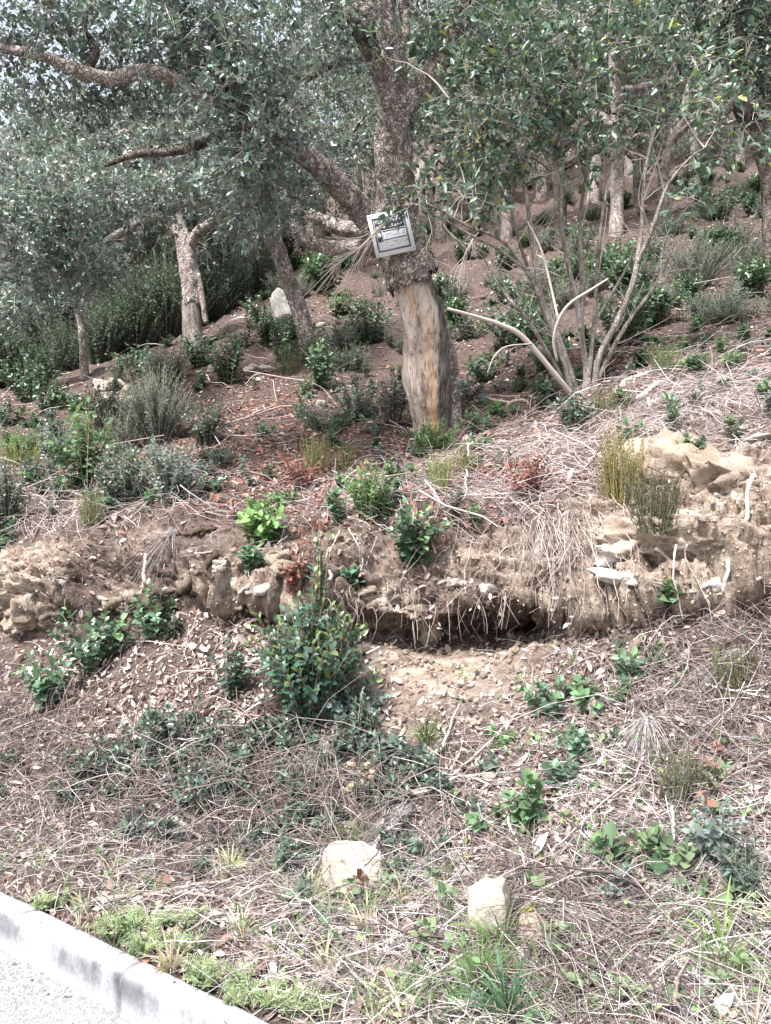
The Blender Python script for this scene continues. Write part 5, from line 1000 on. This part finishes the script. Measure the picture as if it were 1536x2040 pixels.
stick([(862, 1290), (866, 1272), (880, 1262), (895, 1270), (898, 1285)], .005, 'looped root in the cave mouth', (.6, .53, .47), .06, 'root', 'root'); stick([(800, 1600), (860, 1590), (920, 1565), (980, 1575)], .008, 'branching pale twig on the lower slope', (.62, .56, .52), .05, side=6); stick([(1340, 1630), (1345, 1690), (1335, 1740)], .008, 'pale stem under the bramble runner', (.6, .54, .5), .05); stick([(740, 1725), (765, 1680), (800, 1645)], .012, 'grey broom like dead branch beside the square stone', (.5, .46, .43), .06, side=3)
stick([(1050, 560), (1020, 600), (1000, 640)], .006, 'dead twig behind the leaning trunk', (.5, .44, .4), .03)

# broom-like bundles of dead grey strands
def bundle(px, py, n, L, dirpx, label, c=(.5, .46, .44), spread=.35, w=.0013):
    b, nn_ = at(px, py, .06); e0, _ = at(px + dirpx[0], py + dirpx[1], .02); dd = norm(e0 - b); mb = MB()
    s = b + rng.normal(size=(n, 3))*.012; d = norm(dd + rng.normal(size=(n, 3))*spread*.5); l = L*rng.uniform(.5, 1.1, n); e = s + d*l[:, None] + np.array([0, 0, -.1])*l[:, None]; m = (s+e)/2 + np.array([0, -.02, .25])*l[:, None]*.4 + rng.normal(size=(n, 3))*.008
    tubes(mb, bez(s, m, e, 5), np.linspace(w, w*.4, 5)[None], 3, vary(np.asarray(c)*.75, n, .25, .03)); return own('dead_grass_bundle', mb, M_TWIG, b, label, 'dead grass')
bundle(815, 1625, 150, .24, (-90, 70), 'grey broom head of dead strands above the square stone'); bundle(1290, 1450, 140, .26, (-20, 120), 'pale fan of dead strands on the right slope', (.5, .46, .44), .9)
bundle(1100, 1840, 160, .34, (150, 60), 'grey dead shrub swept along the slope beside the upright stone', (.42, .38, .36), .3); bundle(340, 1060, 140, .4, (-60, 120), 'fan of dead grass over the bank left of the roots', (.52, .46, .43), .4); bundle(640, 1500, 70, .3, (-30, 60), 'dead strands beneath the strawberry shrub', (.52, .47, .45), .6); bundle(1480, 1320, 120, .4, (-80, 60), 'dead brush on the right slope beside the bushy heather', (.45, .4, .38), .5)
# roots hanging over the cave
hr = MB(); n = 150; xs = np.concatenate([rng.normal(1120, 45, 90), rng.normal(1060, 60, 30), rng.uniform(860, 1200, 30)]); st = []; en = []; md = []
for x in xs:
    top, q = at(x, rng.uniform(985, 1090)); b = at(x + rng.normal(0, 26) + (x-1130)*.3, rng.uniform(1090, 1260))[0]; y = min(top[1], b[1]) - rng.uniform(.03, .14); e = np.array([b[0], y, b[2]]); st.append(top); en.append(e); md.append(np.array([(top[0]+b[0])/2 + rng.normal(0, .04), y - rng.uniform(0, .06), top[2]*.6+b[2]*.4]))
B_ = bez(np.array(st), np.array(md), np.array(en), 8); B_[:, 1:] += np.cumsum(rng.normal(size=(n, 7, 3)), 1) * .019; tubes(hr, B_, np.linspace(.0019, .0008, 8)[None] * rng.uniform(.5, 1.3, (n, 1)), 3, vary((.34, .285, .26), n, .3, .03)); tag(hr.build('hanging_roots', M_TWIG), 'curtain of thin dead roots hanging over the cave', 'roots', kind='stuff')
hr = MB(); n = 90; st, md, en = [], [], []
for x in rng.uniform(640, 1010, n):
    a, q = at(x, rng.uniform(1150, 1230)); e = a + np.array([rng.normal(0, .05), -rng.uniform(.02, .1), -rng.uniform(.06, .22)]); st.append(a); en.append(e); md.append((a+e)/2 + np.array([rng.normal(0, .03), -.05, .02]))
tubes(hr, bez(np.array(st), np.array(md), np.array(en), 7), np.linspace(.002, .001, 7)[None], 3, vary((.3, .245, .21), n, .25, .04)); tag(hr.build('rootlets', M_TWIG), 'fine rootlets dangling from the cave roof', 'roots', kind='stuff')

# ------------------------------------------------------------------ litter
base_d = np.where(rk < .25, .8, 1.0) * (1 - .93 * np.clip(bare, 0, 1)) * np.interp(rk, [0, .5, 3, 8, 9, 11], [.8, .95, 1.0, 1.0, .9, .6])
patch = np.clip(.5 + 1.9 * fbm(P, 2.3, 4, 61), .1, 1.5)
BR = [(.2, .143, .122), (.3, .232, .206), (.42, .352, .322), (.11, .076, .064), (.54, .475, .44), (.22, .118, .092)]
def litter(n, dens, cols, pr, L, W, name, label, tilt=.5, lift=.014, kmax=11.5):
    p, nn_, i, j = scatter(n, dens, -.72, .72, kmax); ax = norm(rdir(n) - nn_ * 0); ax = norm(ax - nn_*(ax*nn_).sum(-1, keepdims=True) + nn_*rng.normal(0, .3, (n, 1))); nr = norm(nn_ + rdir(n)*tilt)
    l = L * np.exp(rng.normal(0, .4, n)); far = np.clip(p[:, 1]/7.5, 1, 1.9); mb = MB()
    leaves(mb, p + nn_*rng.uniform(.002, lift, (n, 1)), ax, nr, l*far, l*far*W*rng.uniform(.7, 1.25, n), pick(cols, n, pr, .2), rng.uniform(-.25, .7, n)); return tag(mb.build(name, M_DRY), label, 'leaves', kind='stuff')
litter(68000, base_d*patch*(rk > .03) + .25*(rk > .03)*(rk < .3), BR, [.28, .22, .11, .28, .05, .06], .027, .44, 'leaf_litter', 'brown and tan fallen oak leaves carpeting the hillside')
litter(9000, np.clip(blob(560, 7.6, 260, .7) + .6*blob(430, 8, 200, .6) + .7*blob(950, 7.5, 200, .7) + .5*blob(1250, 8.2, 200, .6), 0, 1), [(.24, .105, .08), (.29, .145, .11), (.17, .08, .065), (.4, .29, .23)], None, .034, .42, 'red_leaf_litter', 'reddish fallen leaves on the terrace under the oaks')
litter(6000, (np.clip(blob(220, 2.2, 300, .8) + blob(450, 2.4, 200, .6) + .5*blob(1200, 1.6, 320, .9) + .25, 0, 1))*(rk < 3)*(rk > .15), [(.46, .39, .34), (.56, .49, .44), (.34, .27, .23)], None, .031, .4, 'pale_leaf_litter', 'curled pale fallen leaves on the lower slope', .8, .03)
def twigs(n, dens, L, r, cols, pr, name, label, bias=(.6, 0, -.35), wob=.1, lift=.03, kmax=11, cat='twigs', tmax=.72):
    p, nn_, i, j = scatter(n, dens, -.72, tmax, kmax); d = rdir(n) + np.array(bias)*rng.choice([-1, 1], (n, 1)); d = norm(d - nn_*(d*nn_).sum(-1, keepdims=True) + nn_*rng.normal(.05, .14, (n, 1)))
    l = L*np.exp(rng.normal(0, .45, n))[:, None]; s = p + nn_*rng.uniform(0, lift, (n, 1)) - d*l/2; e = s + d*l; m = (s+e)/2 + rng.normal(size=(n, 3))*l*wob + nn_*l*.06; mb = MB(); far = np.clip(p[:, 1]/6, .8, 1.6)
    B_ = bez(s, m, e, 5); B_[:, 1:] += np.cumsum(rng.normal(size=(n, 4, 3)), 1) * (l * .042)[..., None]; tubes(mb, B_, np.linspace(1, .4, 5)[None]*(r*np.exp(rng.normal(0, .4, n))*far)[:, None], 3, pick(cols, n, pr, .15)); return tag(mb.build(name, M_TWIG), label, cat, kind='stuff')
TW = [(.24, .19, .17), (.4, .34, .315), (.1, .076, .068), (.54, .48, .455)]
thatch = np.clip(blob(1420, 7.4, 260, .7) + .9*blob(1120, 7.2, 220, .55) + .6*blob(760, 7.1, 250, .35) + .6*blob(130, 7.0, 230, .4), 0, 1)
low = np.clip(.55*(rk < 2.6) + .5*blob(1350, 1.7, 380, 1.0) + .5*blob(500, 1.1, 420, .6), 0, 1)
twigs(7800, base_d*(.35 + low)*(rk > .05)*(rk < 8.5), .12, .0018, TW, [.4, .3, .18, .12], 'fallen_twigs', 'thin dead twigs strewn over the slope and verge')
twigs(6300, thatch*(1-.5*bare), .2, .0017, [(.34, .275, .26), (.48, .41, .39), (.12, .09, .083), (.62, .56, .54)], [.34, .26, .26, .14], 'dry_thatch', 'pinkish dry thatch of dead heather stems on the terrace edge', (1.0, 0, -.45), .1, .06)
twigs(7800, np.clip(.9*blob(1330, 1.5, 420, 1.2) + .6*blob(600, .9, 500, .55) + .4*(rk < 1.2), 0, 1)*(rk > .06)*(rk < 3), .17, .0012, [(.38, .34, .335), (.23, .2, .195), (.58, .54, .53), (.09, .075, .073)], None, 'dead_straw', 'grey straw and dead stems matted on the lower slope', (.7, 0, -.6), .14, .06)
twigs(450, base_d*(rk < 2.8)*(rk > .3),   .36, .0034, TW, [.4, .25, .25, .1], 'fallen_branchlets', 'longer dead branchlets lying across the lower slope', (1., 0, -.3), .1, .06)
twigs(700, base_d*(rk > 6.6)*(rk < 10), .42, .0045, TW, [.45, .2, .25, .1], 'terrace_branchlets', 'dead branchlets lying on the terrace and upper slope', (1., 0, -.2), .08, .05)
twigs(4200, np.clip(blob(420, 1.35, 330, .38) + .8*blob(60, 1.9, 130, .5) + .6*blob(1430, 2.5, 160, .6) + .6*blob(1120, .8, 160, .35) + .5*blob(700, 1.5, 150, .3), 0, 1), .2, .0024, [(.14, .105, .095), (.23, .19, .175), (.07, .054, .05), (.36, .31, .3)], [.4, .25, .25, .1], 'dead_brush', 'dark wiry dead brush tangled over the lower slope', (.5, 0, -.2), .22, .1)
sp, st_ = MB(), MB(); p, nn_, i, j = scatter(330, (rk > 6.8)*(rk < 9.6)*np.clip(.35 + fbm(P, 1.1, 3, 71)*1.4, .05, 1), -.55, .58)
for q, n_ in zip(p, nn_): shrub_geo(q, rng.uniform(.06, .22), rng.uniform(.05, .2), ['rub', 'box', 'mint', 'grey'][int(rng.choice(4, p=[.4, .3, .12, .18]))], int(rng.integers(3, 7)), sp, st_, r0=.002, lscale=.9)
tag(sp.build('seedling_leaves', M_SOFT), 'scattered small seedlings and sprigs between the terrace bushes', 'seedlings', kind='stuff'); tag(st_.build('seedling_stems', M_STEM), 'thin stems of the small seedlings between the terrace bushes', 'seedlings', kind='stuff')
sp, st_ = MB(), MB(); p, nn_, i, j = scatter(150, np.clip(blob(420, 1.4, 330, .4) + blob(650, 1.6, 160, .35), 0, 1), -.55, .58)
for q, n_ in zip(p, nn_): shrub_geo(q, rng.uniform(.08, .2), rng.uniform(.05, .14), 'box', int(rng.integers(3, 7)), sp, st_, r0=.002)
tag(sp.build('sprawling_leaves', M_LEAF), 'small dark leaves sprawling through the dead brush below the strawberry shrub', 'ground cover', kind='stuff'); tag(st_.build('sprawling_stems', M_STEM), 'thin stems sprawling through the dead brush', 'ground cover', kind='stuff')
# green blades sprinkled over the verge
gb = MB(); p, nn_, i, j = scatter(330, (rk < 1.3)*np.clip(.25 + blob(820, .45, 420, .5) + .7*(rk < .25), 0, 1)*(rk > .02), -.6, .6)
for q in p: blades(gb, q - np.array([0, 0, .01]), int(rng.integers(5, 14)), rng.uniform(.06, .17), .06, [(.17, .24, .11), (.34, .33, .2), (.45, .41, .3), (.13, .2, .1)][rng.integers(0, 4)], .0022)
tag(gb.build('verge_grass', M_SOFT), 'thin green and dry grass blades scattered over the verge', 'grass', kind='stuff')
# creeping leaves sprinkled on the lower slope
cb, cs = MB(), MB(); p, nn_, i, j = scatter(420, np.clip(blob(1250, 1.7, 330, .9) + .6*blob(950, .6, 400, .5) + .25*(rk < 2), 0, 1)*(rk > .15), -.55, .58, 3)
for q, n_ in zip(p, nn_):
    k = int(rng.integers(3, 9)); kk = rng.random(); cc = [(.11, .2, .085), (.09, .15, .08), (.2, .27, .12)][rng.integers(0, 3)]; ps = q + n_*.015 + rng.normal(size=(k, 3))*.03; leaves(cb, ps, norm(rdir(k) + np.array([0, -.3, .2])), norm(n_ + rdir(k)*.5), .026*rng.uniform(.7, 1.4, k), .018, vary(cc, k, .2, .05), .1)
tag(cb.build('creeping_greenery', M_SOFT), 'small creeping green leaves threaded through the dead straw', 'ground cover', kind='stuff')

# bits blown into the gutter and onto the kerb
gd = MB(); n = 170; ss_ = rng.uniform(-1.5, 4.5, n); nn2 = -np.abs(rng.normal(0, .05, n)) - .004; onk = rng.random(n) < .22
ps = np.array([kpt(a, (rng.uniform(.03, .095) if k else b), (KH + .004 if k else .006)) for a, b, k in zip(ss_, nn2, onk)]); ax = rdir(n) * np.array([1, 1, .15])
leaves(gd, ps, ax, norm(np.array([0, 0, 1.]) + rdir(n) * .3), rng.uniform(.006, .022, n), rng.uniform(.003, .009, n), pick([(.2, .15, .12), (.36, .29, .25), (.1, .08, .065)], n), .3); tag(gd.build('gutter_debris', M_DRY), 'bits of dry leaf lying in the gutter and on the kerb', 'debris', kind='stuff')
